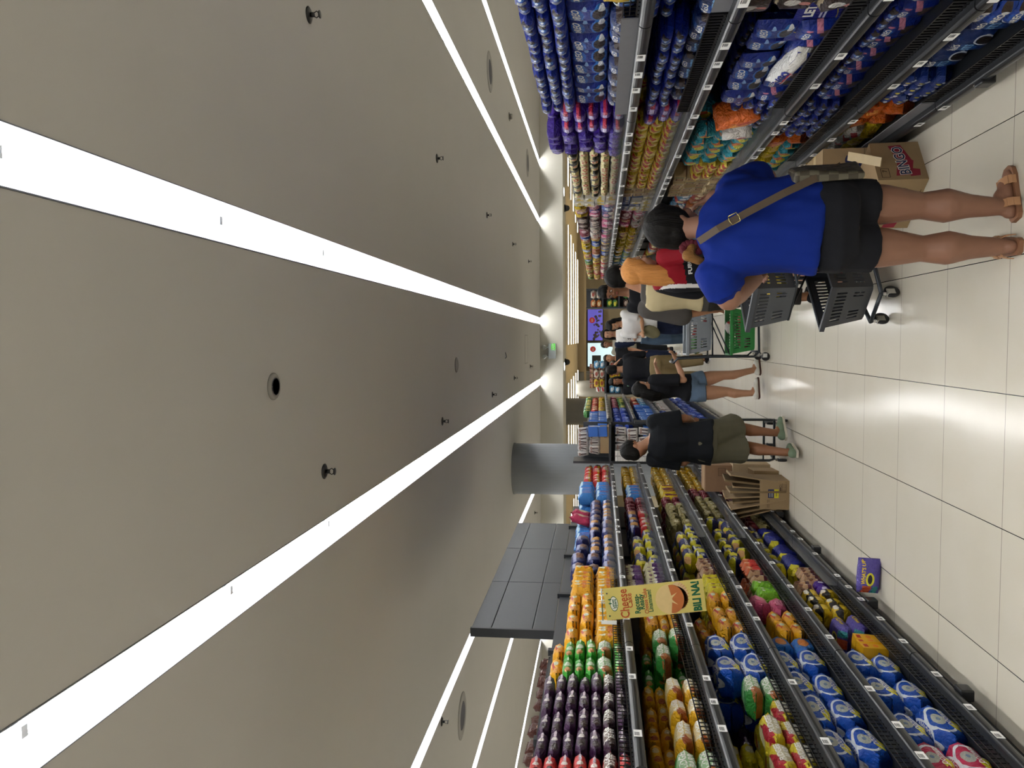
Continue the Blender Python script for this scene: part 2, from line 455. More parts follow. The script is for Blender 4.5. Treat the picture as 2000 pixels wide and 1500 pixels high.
# left run: six bays, black wire guards near the camera, clear ones further on
for i in range(6):
    y0 = 2.87 + 1.22*i
    g = ['wire']*5 if i < 2 else (['acrylic', 'acrylic', 'wire', 'wire', 'acrylic'] if i == 2 else ['acrylic']*5)
    u = bay(-1, y0, 1.22, LZ, g, 'left dark steel biscuit shelving bay, %s from the camera' % nth(i), back=2.12)
    if i < 2:
        MB().bx(-.66, -.6, 0, 1.22, 2.1, 2.135).build('top_rail', m_dark, u); MB().bx(-.92, -.68, 0, 1.22, 2.02, 2.05).build('shelf', m_dark, u)
# tall header panels on the third to fifth left bays
for i in range(3):
    y0 = 5.85 + 1.16*i
    t = thing('header_panel', 'tall dark steel header panel rising above the left shelves, %s from the camera' % nth(i), 'panel', (-2.3, y0, 0), 0, 'dark header panels')
    for z0, z1 in ((2.13, 2.3), (2.3, 2.625), (2.625, 2.785)):
        MB().bx(-.03, .03, .003, 1.157, z0+.002, z1-.002, .004).build('panel_sheet', m_panel, t)
    if i == 0: MB().bx(-.036, .036, -.03, .0, 1.6, 2.79, .004).build('end_post', m_dark, t)
# right run
for i in range(12):
    y0 = 1.65 + 1.2*i
    if i == 0: g = ['wire', 'plate', 'slot', 'plate', 'slot']
    elif i == 1: g = ['plate', 'slot', 'slot', 'slot', 'slot']
    elif i == 2: g = ['acrylic', 'acrylic', 'acrylic', 'slot', 'plate']
    else: g = ['acrylic']*5
    bay(1, y0, 1.2, RZ, g, 'right dark steel biscuit shelving bay, %s from the camera' % nth(i), back=2.05)

# ---------------------------------------------------------------- packs
# A pack's own frame: width along x, front towards -y, height along z from 0.
def bag_mesh(name, mats, w, d, h, axis='x', thin='y', texts=(), seed=0, crimp=.014, wob=.05, square=3.2, pin=.68, na=9, nr=14):
    """pillow pack with crimped ends; axis = direction of the long seam, thin = side that pinches to the crimp"""
    r = random.Random(seed); mb = MB()
    dims = {'x': w, 'y': d, 'z': h}; other = [k for k in 'xyz' if k != axis]
    wide = [k for k in other if k != thin][0]
    La = dims[axis]; W = dims[wide]/2; T = dims[thin]/2; amp = wob*min(W, T)*2; off = Vector((seed*3.7, seed*1.3, 0))
    rings = []
    ts = [-1, -.93] + [-.93+1.86*i/(na-1) for i in range(1, na-1)] + [.93, 1]
    hc = h/2
    for t in ts:
        u = min(1, max(0, (abs(t)-pin)/(.94-pin))); prof = max(.05, math.sqrt(max(0, 1-u*u))*.94+.06) if abs(t) < .93 else .035
        wp = 1.0 if abs(t) < .9 else .97
        ring = []
        for k in range(nr):
            a = 2*PI*(k+.5)/nr; c, s = math.cos(a), math.sin(a)
            q = (abs(c)**square + abs(s)**square)**(-1/square)
            pw, pt = W*wp*c*q, T*prof*s*q
            if abs(t) >= .93: pt += T*.05*(1 if k % 2 else -1)
            co = {axis: t*La/2, wide: pw, thin: pt}
            v = Vector((co['x'], co['y'], co['z']+hc))
            n = noise.noise_vector(v*(1.1/max(.03, min(W, T))) + off)
            v += n*amp*(1 if abs(t) < .95 else .6)
            v.z = max(v.z, 0); v.x = max(-w/2, min(w/2, v.x)); v.y = max(-d/2, min(d/2, v.y)); v.z = min(h, v.z)
            ring.append(v)
        rings.append(ring)
    mb.loft(rings)
    if texts: put_text(mb, texts)
    return mb.mesh(name, mats, True)
def put_text(mb, texts):
    mb.bm.normal_update(); tree = BVHTree.FromBMesh(mb.bm)
    def front(u, v):
        hit = tree.ray_cast(Vector((u, -1, v)), Vector((0, 1, 0)))[0]
        return (u, (hit.y if hit else 0)-.0016, v)
    def top(u, v):
        hit = tree.ray_cast(Vector((u, v, 2)), Vector((0, 0, -1)))[0]
        return (u, v, (hit.z if hit else 0)+.0016)
    for tx in texts:
        s, size, cx, cz, mi = tx[:5]; pl = tx[5] if len(tx) > 5 else 'f'; rot = tx[6] if len(tx) > 6 else 0; sx = tx[7] if len(tx) > 7 else 1
        mb.mi = mi; mb.text(s, size, top if pl == 't' else front, .03, cx, cz, rot, sx, size*.7)
    mb.mi = 0
def carton_mesh(name, mats, w, d, h, texts=(), bev=.003):
    mb = MB().box((0, 0, h/2), (w, d, h), None, bev)
    if texts: put_text(mb, texts)
    return mb.mesh(name, mats)

INK = {1: M('ink_white', '#f3f1ea', .4, vary=.01), 2: M('ink_light_blue', '#8fc0ea', .4), 3: M('ink_yellow', '#f2d21e', .4), 4: M('ink_red', '#c81f22', .4), 5: M('ink_dark', '#20161c', .4), 6: M('ink_green', '#0c6a45', .4)}
INKS = [INK[i] for i in range(1, 7)]
KIND = {}
def kind(key, name, desc, cat, dims, base, shapes=(), texts=(), axis='x', thin='y', rough=.28, crinkle=.4, box=False, variants=2, wob=.05, pin=.68, **kw):
    w, d, h = dims
    m = film('pack_' + key, base, shapes, rough, 0 if box else crinkle, **kw)
    ms = []
    for v in range(1 if box else variants):
        args = dict(texts=texts)
        ms.append(carton_mesh(name, [m]+INKS, w, d, h, texts) if box else bag_mesh(name, [m]+INKS, w, d, h, axis, thin, texts, seed=len(KIND)*3+v+1, wob=wob, pin=pin))
    KIND[key] = dict(name=name, desc=desc, cat=cat, dims=dims, meshes=ms)
def E(cx, cz, rx, rz, c, rot=0): return ('ell', cx, cz, rx, rz, c, rot)
def Rc(cx, cz, rx, rz, c, rot=0): return ('rect', cx, cz, rx, rz, c, rot)
def T(sh): return ('t'+sh[0],) + sh[1:]

# --- left shelves
star = lambda c='#d9d2cf': [E(.012, .031, .015, .014, c), E(-.045, .026, .026, .016, '#2a1410'), Rc(.06, .03, .03, .006, '#c9b8c4')]
kind('PU', 'cake_bar_pack', 'dark purple cake bar pack', 'cake pack', (.185, .15, .058), '#3c1a40', star(), thin='z', pin=.8)
kind('PF', 'cake_bar_pack', 'purple cake bar pack cream lettered', 'cake pack', (.185, .15, .062), '#3a1a33', [Rc(.02, .03, .06, .026, '#6d5a4c'), E(-.06, .02, .035, .02, '#2a120c')], [('FUDGEE', .036, .02, .043, 1), ('BARR', .034, .02, .016, 1)], thin='z', pin=.8)
kind('RD', 'cake_bar_pack', 'bright red cake bar pack', 'cake pack', (.185, .15, .06), '#c2221f', star('#d8cfc9'), thin='z', pin=.8)
kind('RF', 'cake_bar_pack', 'red cake bar pack cream lettered', 'cake pack', (.185, .15, .062), '#b81d1f', [Rc(.02, .03, .06, .026, '#7a5a4c'), E(-.06, .02, .035, .02, '#2a120c')], [('FUDGEE', .036, .02, .043, 1), ('BARR', .034, .02, .016, 1)], thin='z')
kind('GR', 'cake_bar_pack', 'leaf green cake bar pack', 'cake pack', (.2, .15, .06), '#3fa535', [E(.0, .03, .024, .02, '#cfdcc4'), E(-.06, .03, .025, .018, '#c98a4e'), Rc(.065, .03, .02, .004, '#d3e2c8')], thin='z', pin=.8)
kind('GF', 'cake_bar_pack', 'pale green cake bar pack', 'cake pack', (.22, .15, .09), '#3f9d46', [E(.01, .05, .085, .04, '#9fc492'), E(-.07, .035, .035, .03, '#b9703c')], [('FUDGEE', .044, .015, .062, 1), ('BARR', .042, .02, .024, 1)], thin='z')
kind('YF', 'cake_bar_pack', 'cream yellow cake bar pack', 'cake pack', (.2, .15, .08), '#eeb51e', [E(.01, .045, .08, .038, '#ecd7a0'), E(-.06, .03, .035, .025, '#a5501f'), E(-.02, .02, .03, .016, '#e7c58a')], [('FUDGEE', .036, .015, .056, 1), ('BARR', .034, .02, .024, 1)], thin='z')
kind('YK', 'cake_bar_pack', 'golden yellow cake bar pack', 'cake pack', (.2, .15, .065), '#edaf12', [E(.03, .035, .025, .016, '#dcc9a0'), E(-.045, .033, .026, .018, '#b4522a')], thin='z', pin=.8)
kind('YC', 'cheese_cake_pack', 'yellow cheese cake pack', 'cake pack', (.2, .16, .085), '#efae16', [E(.03, .05, .022, .018, '#d7dcc4'), Rc(.0, .062, .05, .007, '#c8371d', .2), E(-.05, .04, .035, .02, '#e39a2e'), E(-.075, .02, .008, .005, '#5a3a12'), E(-.06, .012, .006, .005, '#5a3a12'), E(-.085, .04, .006, .005, '#5a3a12')], thin='z', wob=.09)
kind('YV', 'cheese_cake_pack', 'golden cheese cake pack', 'cake pack', (.075, .16, .17), '#edae1a', [E(.0, .12, .02, .02, '#d9d8b8'), E(.0, .07, .025, .02, '#dd7f26'), E(-.01, .025, .01, .007, '#4f3410'), E(.015, .02, .008, .006, '#4f3410'), E(.0, .04, .007, .006, '#4f3410')], axis='z', thin='y', wob=.13)
donut = [('ring', .0, .078, .105, .056, '#e8edf2', 0, .84), E(.005, .085, .042, .028, '#b9bdb2'), E(.005, .085, .013, .009, '#6f88a8'), E(-.06, .04, .03, .01, '#e7dc2a', .5), E(-.03, .027, .03, .009, '#e7dc2a', .2), ('tring', .0, .0, .11, .055, '#e8edf2', 0, .84), ('tell', .005, .01, .042, .026, '#b9bdb2'), Rc(.09, .012, .02, .01, '#0f5c34')]
for key_, nm_, c_ in (('BD', 'royal blue donut pack', '#0f52bd'), ('PD', 'pink donut pack', '#cd2654')):
    kind(key_, 'donut_pack', nm_, 'donut pack', (.27, .16, .14), c_, donut, [('DOOWEE', .03, .02, .048, 1), ('DOOWEE', .03, .0, -.034, 1, 't')], thin='z', wob=.1, pin=.76)
kind('YR', 'cake_bar_pack', 'lemon cake bar pack', 'cake pack', (.19, .13, .07), '#e8d629', [T(Rc(.02, .0, .012, .03, '#b3271e', .3)), T(E(-.03, .0, .03, .02, '#bdb79a')), E(.03, .03, .03, .02, '#d9d3b4')], thin='z', wob=.07)
kind('YRF', 'cake_bar_pack', 'lemon cake bar pack, white lettered', 'cake pack', (.2, .13, .085), '#e3cf35', [Rc(-.02, .075, .06, .012, '#b52231', .3), T(Rc(-.02, -.03, .07, .014, '#b52231', .2)), E(.01, .035, .075, .03, '#cfc6a8'), T(E(.02, .01, .07, .035, '#d6cf9f'))], [('FUDGEE', .034, .01, .052, 1), ('BARR', .032, .015, .02, 1)], thin='z', wob=.07)
kind('YS', 'cookie_stick_pack', 'slim lemon cookie pack', 'cookie pack', (.065, .12, .15), '#e9d92a', [E(.0, .1, .014, .014, '#9a5a20'), E(.005, .05, .01, .01, '#8a4a1a')], axis='z', thin='y', wob=.06, pin=.8)
kind('GS', 'cookie_stick_pack', 'slim lime cookie pack', 'cookie pack', (.065, .12, .16), '#86c92c', [E(.0, .11, .012, .012, '#f0f0e0'), E(.005, .06, .012, .02, '#4f9a2a')], axis='z', thin='y', wob=.06, pin=.8)
kind('OP', 'cookie_stick_pack', 'slim salmon cookie pack', 'cookie pack', (.065, .12, .15), '#e8794c', [Rc(.0, .05, .04, .04, '#e2473f'), E(.0, .11, .016, .02, '#eca47a')], axis='z', thin='y', wob=.06)
kind('BC', 'cookie_stick_pack', 'slim brown cookie pack', 'cookie pack', (.06, .12, .14), '#c79f7a', [E(.0, .1, .02, .02, '#7a4a32'), Rc(.0, .04, .04, .012, '#5a2331'), E(.0, .06, .014, .01, '#e8dcc8')], axis='z', thin='y', wob=.06)
kind('PC', 'cupcake_pack', 'purple and cream cupcake pack', 'cake pack', (.075, .14, .16), '#d8d0a4', [Rc(.0, .05, .05, .045, '#58306a'), E(.0, .125, .018, .012, '#6a3040'), E(.0, .09, .02, .012, '#efeada')], axis='z', thin='y', wob=.06)
kind('PX', 'chocolate_bar_pack', 'deep violet chocolate bar pack', 'chocolate', (.09, .13, .1), '#51249a', [E(.0, .05, .02, .02, '#e5dcf4')], thin='z', wob=.05)
kind('NB', 'cracker_pack', 'navy and yellow cracker pack', 'cracker pack', (.24, .15, .11), '#17206f', [Rc(.07, .06, .05, .03, '#d9cf2e'), E(-.1, .09, .08, .03, '#e0d52f'), Rc(.0, .09, .06, .006, '#c5c8d8')], [('SKY', .03, -.04, .055, 1)], thin='z', wob=.08, pin=.8)
kind('NY', 'cracker_pack', 'navy cracker pack with a yellow end', 'cracker pack', (.26, .16, .1), '#141c68', [T(Rc(-.09, .0, .05, .1, '#e2d52c', .2)), Rc(-.1, .05, .045, .06, '#e2d52c', .2), T(E(-.1, -.03, .03, .03, '#d9a46a'))], [('SKYFLAKES', .03, .03, .045, 1)], thin='z', wob=.08)
kind('NN', 'cracker_pack', 'navy and brown cracker pack', 'cracker pack', (.22, .15, .12), '#1b2363', [Rc(.04, .05, .05, .03, '#7a4f3a'), Rc(.0, .09, .08, .012, '#8d90b8')], thin='z', wob=.08, pin=.8)
kind('NO', 'cracker_pack', 'navy and orange cracker pack', 'cracker pack', (.2, .15, .11), '#1d2468', [Rc(.03, .06, .05, .035, '#c58a2c'), E(-.05, .08, .04, .018, '#aeb3d4')], thin='z', wob=.09, pin=.8)
kind('GO', 'biscuit_pouch', 'pale gold biscuit pouch', 'biscuit pack', (.13, .12, .1), '#a89a62', [E(.0, .05, .03, .02, '#c9bd8e')], thin='z', rough=.2, crinkle=.7, wob=.12)
kind('RE', 'biscuit_pouch', 'maroon biscuit pouch', 'biscuit pack', (.15, .12, .11), '#7d1c2c', [E(.0, .05, .035, .022, '#a83a45'), Rc(.0, .085, .06, .004, '#d0a0a4')], thin='z', crinkle=.6, wob=.1)
kind('YE', 'chips_pouch', 'mustard yellow snack pouch', 'snack pack', (.14, .12, .1), '#d3a51d', [E(.0, .05, .035, .02, '#a8812a'), Rc(.02, .07, .03, .008, '#ece2ae')], thin='z', crinkle=.7, wob=.13)
kind('YB', 'wafer_pack', 'yellow and maroon wafer pack', 'wafer pack', (.1, .16, .2), '#e3c41f', [Rc(.0, .1, .028, .065, '#7a1a20'), E(.0, .18, .03, .01, '#ece090')], axis='z', thin='y')
kind('BR', 'wafer_pack', 'sky blue and red wafer pack', 'wafer pack', (.1, .15, .19), '#3c87d6', [Rc(.02, .09, .018, .05, '#c93325'), E(-.01, .16, .03, .02, '#bfe0f4')], axis='z', thin='y')
kind('RY', 'snack_pouch', 'red snack pouch with white label', 'snack pack', (.16, .13, .11), '#c62a26', [Rc(.02, .06, .04, .025, '#e9d5c4'), E(-.05, .04, .025, .02, '#f0c832')], thin='z', wob=.1)
kind('MG', 'snack_bag', 'magenta snack bag with a cream panel', 'snack pack', (.2, .1, .24), '#b3224f', [E(.0, .12, .07, .06, '#cdbb8e')], axis='z', thin='y', wob=.1)
kind('YX', 'biscuit_box', 'yellow biscuit box with red label', 'biscuit box', (.075, .13, .14), '#e9b01f', [Rc(.0, .115, .02, .012, '#b5261f'), E(.0, .06, .02, .015, '#e8852c')], box=True, rough=.4)
kind('PM', 'cupcake_pack', 'violet cupcake pack', 'cake pack', (.26, .16, .09), '#5c4fa6', [T(E(-.02, .0, .05, .03, '#e6dc34')), T(Rc(-.1, .02, .03, .03, '#c0502c')), T(Rc(-.1, -.04, .03, .02, '#2f8a8c')), T(E(-.02, .0, .035, .016, '#1d1a30'))], [("WHAT'S", .03, .03, .045, 3), ("WHAT'S UP", .034, .03, .045, 3, 't')], thin='z', wob=.09)
kind('BY', 'cookie_pack', 'black and yellow cookie pack', 'cookie pack', (.11, .15, .12), '#1d1613', [Rc(-.02, .03, .06, .03, '#e2bf24'), T(Rc(-.03, .02, .03, .1, '#e2bf24', .3)), E(.01, .09, .03, .016, '#efe9dc')], thin='z', wob=.08)
kind('BO', 'cookie_pack', 'blue and orange cookie pack', 'cookie pack', (.2, .12, .12), '#2c73c4', [T(E(.03, .0, .05, .03, '#e07a2a')), E(.0, .06, .06, .03, '#dc8436')], thin='z', wob=.08)
kind('PK', 'cake_bag', 'rose pink cake bag', 'cake pack', (.2, .15, .12), '#d4577e', [E(.0, .07, .03, .015, '#a81f3c'), E(.03, .05, .05, .03, '#e58aa4')], thin='z', wob=.1)
kind('CN', 'chocolate_pouch', 'brown chocolate pouch with pointed top', 'chocolate', (.12, .06, .14), '#5b2a1e', [E(.0, .06, .03, .03, '#c9a88a')], axis='z', thin='y', crinkle=.6, wob=.12)
kind('NV', 'cracker_sack', 'large glossy navy cracker sack', 'cracker pack', (.3, .22, .16), '#101f86', [T(E(.02, .0, .03, .03, '#c9b8b4')), T(Rc(-.13, .0, .03, .1, '#dfd32a', .1))], thin='z', wob=.13)
# --- right shelves
kind('OE', 'mini_cookie_pack', 'small blue cookie pack', 'cookie pack', (.1, .17, .058), '#14298a', [E(.026, .034, .017, .016, '#2b201b'), E(.0, .03, .013, .016, '#3f74c0'), E(.0, .032, .009, .006, '#dfe8f4'), Rc(-.034, .027, .015, .017, '#a9adb3'), Rc(-.034, .027, .011, .012, '#7d828a')], thin='z', crinkle=.3, pin=.86)
kind('OF', 'sandwich_cookie_pack', 'royal blue sandwich cookie pack', 'cookie pack', (.15, .07, .165), '#122884', [E(.0, .04, .05, .024, '#2e211b'), ('ring', .0, .04, .06, .034, '#2f77c9', 0, .8), E(.04, .03, .02, .014, '#e4e6ea'), E(-.01, .125, .055, .028, '#1d63bd'), E(.045, .095, .012, .01, '#8fb2dd')], [('OREO', .042, -.01, .126, 1, 'f', .1)], axis='x', thin='y', crinkle=.3, pin=.86)
kind('OB', 'sandwich_cookie_pack', 'dark blue cookie pack pale lettered', 'cookie pack', (.155, .11, .1), '#10265e', [Rc(-.03, .05, .03, .06, '#1e4b97'), E(.06, .06, .016, .02, '#3a2c28')], [('OREO', .03, -.035, .078, 1), ('BTS', .058, .0, .033, 2, 'f', .06, .9)], thin='z', crinkle=.35, pin=.86)
kind('OG', 'sandwich_cookie_pack', 'navy picture cookie pack', 'cookie pack', (.2, .07, .165), '#101f5c', [E(.0, .05, .07, .03, '#241c1a'), ('ring', .0, .05, .085, .044, '#2463b8', 0, .82), E(.07, .035, .02, .012, '#c8ccd2')], [('OREO', .042, -.04, .125, 1, 'f', .1)], thin='y', crinkle=.3, pin=.86)
kind('OL', 'cookie_roll', 'slim blue cookie roll', 'cookie pack', (.15, .06, .065), '#1c46a8', [E(.055, .035, .02, .018, '#3a2a22'), E(.035, .03, .012, .014, '#e9ecf0'), E(-.02, .034, .045, .026, '#2259b8')], [('OREO', .036, -.02, .034, 1)], thin='y', crinkle=.3, pin=.86)
kind('OK', 'sandwich_cookie_pack', 'navy and pink cookie pack', 'cookie pack', (.16, .07, .15), '#17308a', [E(.01, .04, .045, .022, '#4a3a2c'), Rc(.05, .075, .04, .012, '#d88aa0', .3), E(-.03, .11, .045, .024, '#1e5bb5'), E(.035, .11, .01, .014, '#cf7890')], [('OREO', .034, -.03, .11, 1)], thin='y', crinkle=.3, pin=.86)
kind('OD', 'sandwich_cookie_box', 'dark blue cookie box', 'cookie box', (.2, .1, .18), '#11306f', [E(.05, .05, .03, .03, '#2a2524'), ('ring', .05, .05, .04, .04, '#cfd6de', 0, .8), E(-.03, .1, .05, .05, '#1a4a94')], [('OREO', .036, -.03, .14, 1), ('BTS', .05, -.02, .09, 2)], axis='z', thin='y', crinkle=.2, wob=.03)
kind('OW', 'sandwich_cookie_pack', 'dotted blue cookie pack', 'cookie pack', (.12, .1, .07), '#1b3b8f', [E(-.03, .04, .012, .01, '#e8e8ec'), E(.01, .045, .012, .012, '#e3d44a'), E(.04, .03, .01, .012, '#dfe6f0')], thin='z', crinkle=.3)
kind('OX', 'cookie_bag', 'bright sky blue cookie bag', 'cookie pack', (.2, .1, .16), '#2f86e0', [Rc(.04, .1, .03, .03, '#dfe6ea'), E(-.04, .06, .05, .03, '#8fc2ee')], axis='z', thin='y', crinkle=.3)
kind('PV', 'cookie_flow_pack', 'violet cookie pack, red strip', 'cookie pack', (.17, .12, .07), '#3e1a93', [Rc(.05, .04, .035, .012, '#c22a4a'), Rc(-.02, .04, .03, .012, '#cfc4e8'), Rc(-.01, .02, .06, .003, '#7f66c4')], thin='z', crinkle=.5)
kind('PW', 'cookie_flow_pack', 'crumpled deep violet cookie pack', 'cookie pack', (.13, .12, .09), '#3a1590', [E(.0, .04, .02, .02, '#6a48c0')], thin='z', crinkle=.9, wob=.16)
kind('CR', 'wafer_roll_pack', 'cream wafer pack with red swirl', 'wafer pack', (.1, .12, .07), '#dcd09a', [E(.01, .03, .026, .02, '#c4492a'), E(.01, .03, .014, .008, '#e9dcae'), Rc(.0, .066, .06, .006, '#1a1512')], thin='z', wob=.1)
kind('CB', 'wafer_roll_pack', 'black wafer pack with cream edge', 'wafer pack', (.1, .12, .07), '#1d1814', [E(.03, .05, .014, .012, '#c9bd8a'), E(-.03, .02, .02, .01, '#4a4238')], thin='z', wob=.1)
kind('YP', 'wafer_roll_pack', 'pale yellow wafer pack with red swirl', 'wafer pack', (.14, .12, .085), '#e0c745', [E(.02, .05, .04, .018, '#bb3a20', .4), E(-.03, .03, .03, .016, '#ead98a'), Rc(-.04, .07, .03, .01, '#b8321e', .3)], thin='z', wob=.1)
kind('TN', 'biscuit_box', 'tan biscuit box with green band', 'biscuit box', (.1, .12, .09), '#b9a37a', [Rc(.034, .045, .008, .035, '#35542c'), Rc(-.01, .045, .024, .028, '#6b3f2a'), Rc(-.01, .045, .015, .018, '#a3805a')], box=True, rough=.5)
kind('GW', 'cracker_carton', 'grey cracker carton with yellow band', 'cracker box', (.2, .12, .09), '#c9c3b4', [Rc(.0, .05, .08, .018, '#b9a23a'), Rc(.05, .07, .03, .012, '#efece2'), Rc(-.06, .03, .02, .02, '#e3b92a')], box=True, rough=.5)
kind('BG', 'cracker_carton', 'blue grey cracker carton', 'cracker box', (.15, .12, .1), '#5c6a92', [Rc(.0, .06, .05, .02, '#26336f'), Rc(.0, .025, .05, .012, '#c4bfb4')], box=True, rough=.5)
kind('BN', 'chocolate_pouch', 'dark brown chocolate cookie pouch', 'cookie pack', (.14, .09, .15), '#33201c', [E(.0, .09, .02, .03, '#d8d6d2'), E(-.01, .045, .014, .02, '#d58a80'), Rc(.0, .14, .08, .004, '#d9c9a4')], axis='z', thin='y', crinkle=.7, wob=.1)
kind('TL', 'snack_bag', 'turquoise and yellow snack bag', 'snack pack', (.14, .11, .12), '#2fa3b5', [E(.0, .06, .045, .03, '#e6d932'), Rc(.03, .08, .02, .03, '#e07a3a', .4)], thin='z', crinkle=.6, wob=.13)
kind('OR', 'snack_bag', 'bright orange snack bag', 'snack pack', (.2, .12, .13), '#e06a1c', [E(.0, .06, .04, .03, '#f0a24c'), Rc(.03, .08, .03, .015, '#c8391c', .3)], thin='z', crinkle=.7, wob=.14)
kind('YL', 'snack_bag', 'shiny yellow snack bag', 'snack pack', (.14, .11, .1), '#e4c81e', [E(.0, .05, .04, .02, '#c8a01a')], thin='z', crinkle=.7, wob=.14)
kind('WR', 'snack_bag', 'white snack bag with red print', 'snack pack', (.14, .11, .1), '#d9d4cc', [Rc(.0, .05, .05, .018, '#b92c2c', .3)], thin='z', crinkle=.6, wob=.12)
MIX = []
for i, (c1, c2, nm) in enumerate((('#8f1d3c', '#d6b8bc', 'crimson'), ('#4a2a20', '#c8b4a4', 'chocolate brown'), ('#d2b11e', '#8a3a1c', 'yellow'), ('#2d56b0', '#d9e2ee', 'cobalt'), ('#3a2f7a', '#d08aa4', 'indigo'), ('#c43a2a', '#e9d7a0', 'scarlet'), ('#5b9cc4', '#eef2f4', 'pale blue'), ('#3f7a38', '#e0d24a', 'green'), ('#c9bfae', '#9a4a3a', 'cream'), ('#d05a86', '#f0e0e4', 'pink'), ('#b5601f', '#e8d0a0', 'orange'))):
    pn = ('snack', 'candy', 'wafer', 'chip')[i % 4]
    kind('X%d' % i, pn + '_pouch', '%s %s pouch' % (nm, pn), 'snack pack', (.2, .13, .125), c1, [E(.0, .07, .05, .03, c2), Rc(.03, .03, .04, .008, c2, .2)], thin='z', crinkle=.7, wob=.14, variants=1)
    MIX.append('X%d' % i)

# ---------------------------------------------------------------- stocking the shelves
COUNT = {}
GROUPS = {}
def put(key, loc, rz=0, rx=0, ry=0, label=None, group=None, sc=1):
    k = KIND[key]; me = k['meshes'][rnd.randrange(len(k['meshes']))]
    o = bpy.data.objects.new(k['name'], me); COL.objects.link(o)
    o.location = loc; o.rotation_euler = (rx, ry, rz)
    if sc == 1: sc = rnd.uniform(.96, 1.0)
    o.scale = (sc, sc, sc)
    return tag(o, label or k['desc'], k['cat'], group)
LAYER = ['on the board', 'second layer', 'third layer', 'fourth layer', 'fifth layer', 'sixth layer', 'seventh layer', 'eighth layer']
def block(side, sh, Ya, Yb, layers, rows=1, front=.045, zs=None, x0=None, yaw=6, step=.0, back_layers=None, where=None, gap=1.0, skip=.0, tilt=3.5, near=False):
    """fill a stretch of shelf: layers listed bottom to top, rows going back from the lip"""
    X0 = x0 if x0 is not None else (LX if side < 0 else RX)
    z0 = (zs or (LZ if side < 0 else RZ))[sh]
    where = where or ('%s %s shelf' % (SHN[sh], 'left' if side < 0 else 'right'))
    iw, idp = (1, 0) if near else (0, 1)         # near: packs turned so that their front faces down the aisle
    depth = max(KIND[k if isinstance(k, str) else k[0]]['dims'][idp] for k in layers)
    for r in range(rows):
        z = z0 + .001
        for li, key in enumerate(layers if r == 0 or not back_layers else back_layers):
            ks = [key] if isinstance(key, str) else list(key)
            w = sum(KIND[k]['dims'][iw] for k in ks)/len(ks); h = max(KIND[k]['dims'][2] for k in ks)
            n = max(1, int((Yb-Ya)/(w*1.01*gap)+.35)); p = (Yb-Ya)/n
            for c in range(n):
                if rnd.random() < skip: continue
                k = ks[(c+li+r) % len(ks)] if len(ks) < 3 else rnd.choice(ks)
                d = KIND[k]['dims'][idp]
                X = X0 + side*(front + depth/2 + r*(depth+.008) + li*step + rnd.uniform(-.004, .022))
                Y = Ya + p*(c+.5) + rnd.uniform(-.008, .008)
                ck = (k, where, r, li); i = COUNT[ck] = COUNT.get(ck, -1) + 1
                lab = '%s, %s, %s along, %s%s' % (KIND[k]['desc'], where, nth(i), LAYER[li], ', behind' if r else '')
                if r > 1: lab += ' again' if r == 2 else ' furthest'
                put(k, (X, Y, z), (0 if near else PI/2 if side < 0 else -PI/2) + math.radians(rnd.gauss(0, yaw*.7)), math.radians(rnd.uniform(-tilt, tilt))*.8, math.radians(rnd.uniform(-tilt, tilt))*.8, lab,
                    '%ss on the %s' % (KIND[k]['desc'], where))
            z += h + .001

# left run, top shelf
block(-1, 0, 2.9, 3.15, ['RD', 'RF'] + ['RD']*5, 2, .05, back_layers=['RD']*6, step=.006)
block(-1, 0, 3.15, 3.90, ['PU', 'PF'] + ['PU']*5, 2, .05, back_layers=['PU']*7, step=.006)
block(-1, 0, 3.90, 4.35, ['GR', 'GF', 'GR', 'GR', 'GR'], 2, .05, back_layers=['GR']*5, step=.006)
block(-1, 0, 4.35, 4.81, ['YV', 'YC', 'YC'], 2, .05, back_layers=['YC']*5, step=.012)
block(-1, 0, 4.81, 5.17, ['YV', 'YC', 'YC'], 2, .05, back_layers=['YC']*4, step=.012)
block(-1, 0, 5.17, 5.71, ['YV', 'YV'], 2, .05, back_layers=['YC']*4, yaw=9, tilt=4)
block(-1, 0, 5.75, 6.22, ['NN', 'NN', 'NN'], 1, .08)
block(-1, 0, 6.22, 6.78, ['NO', 'NO', 'NN'], 1, .08)
block(-1, 0, 6.82, 7.35, ['NN', 'NO'], 1, .07)
block(-1, 0, 7.35, 8.29, ['NO', 'NN'], 1, .07); block(-1, 0, 7.09, 8.29, ['BR', 'BR'], 1, .25)
block(-1, 0, 8.49, 9.29, ['BR', 'BR'], 2, .06)
block(-1, 0, 9.36, 10.48, ['RY', 'RY', 'RY'], 1, .06)
for i, (y, z) in enumerate(((7.75, 1.64), (8.05, 1.64))):
    put('MG', (LX-.22-.02*i, y, z+.2), PI/2+.2, .25, .25, 'magenta snack bag leaning on navy packs, top left shelf, %s one' % ('nearer', 'farther')[i])
# chocolate pouches on the far side of the near bay, their pointed tops above the rail
for i in range(9):
    put('CN', (-2.42+rnd.uniform(-.02, .02), 4.22+i*.17, 2.06+rnd.uniform(0, .02)), PI/2+rnd.uniform(-.2, .2), 0, rnd.uniform(-.12, .12), 'brown chocolate pouch peeking over the dark top rail, %s from camera' % nth(i), 'brown pouches behind the top rail')
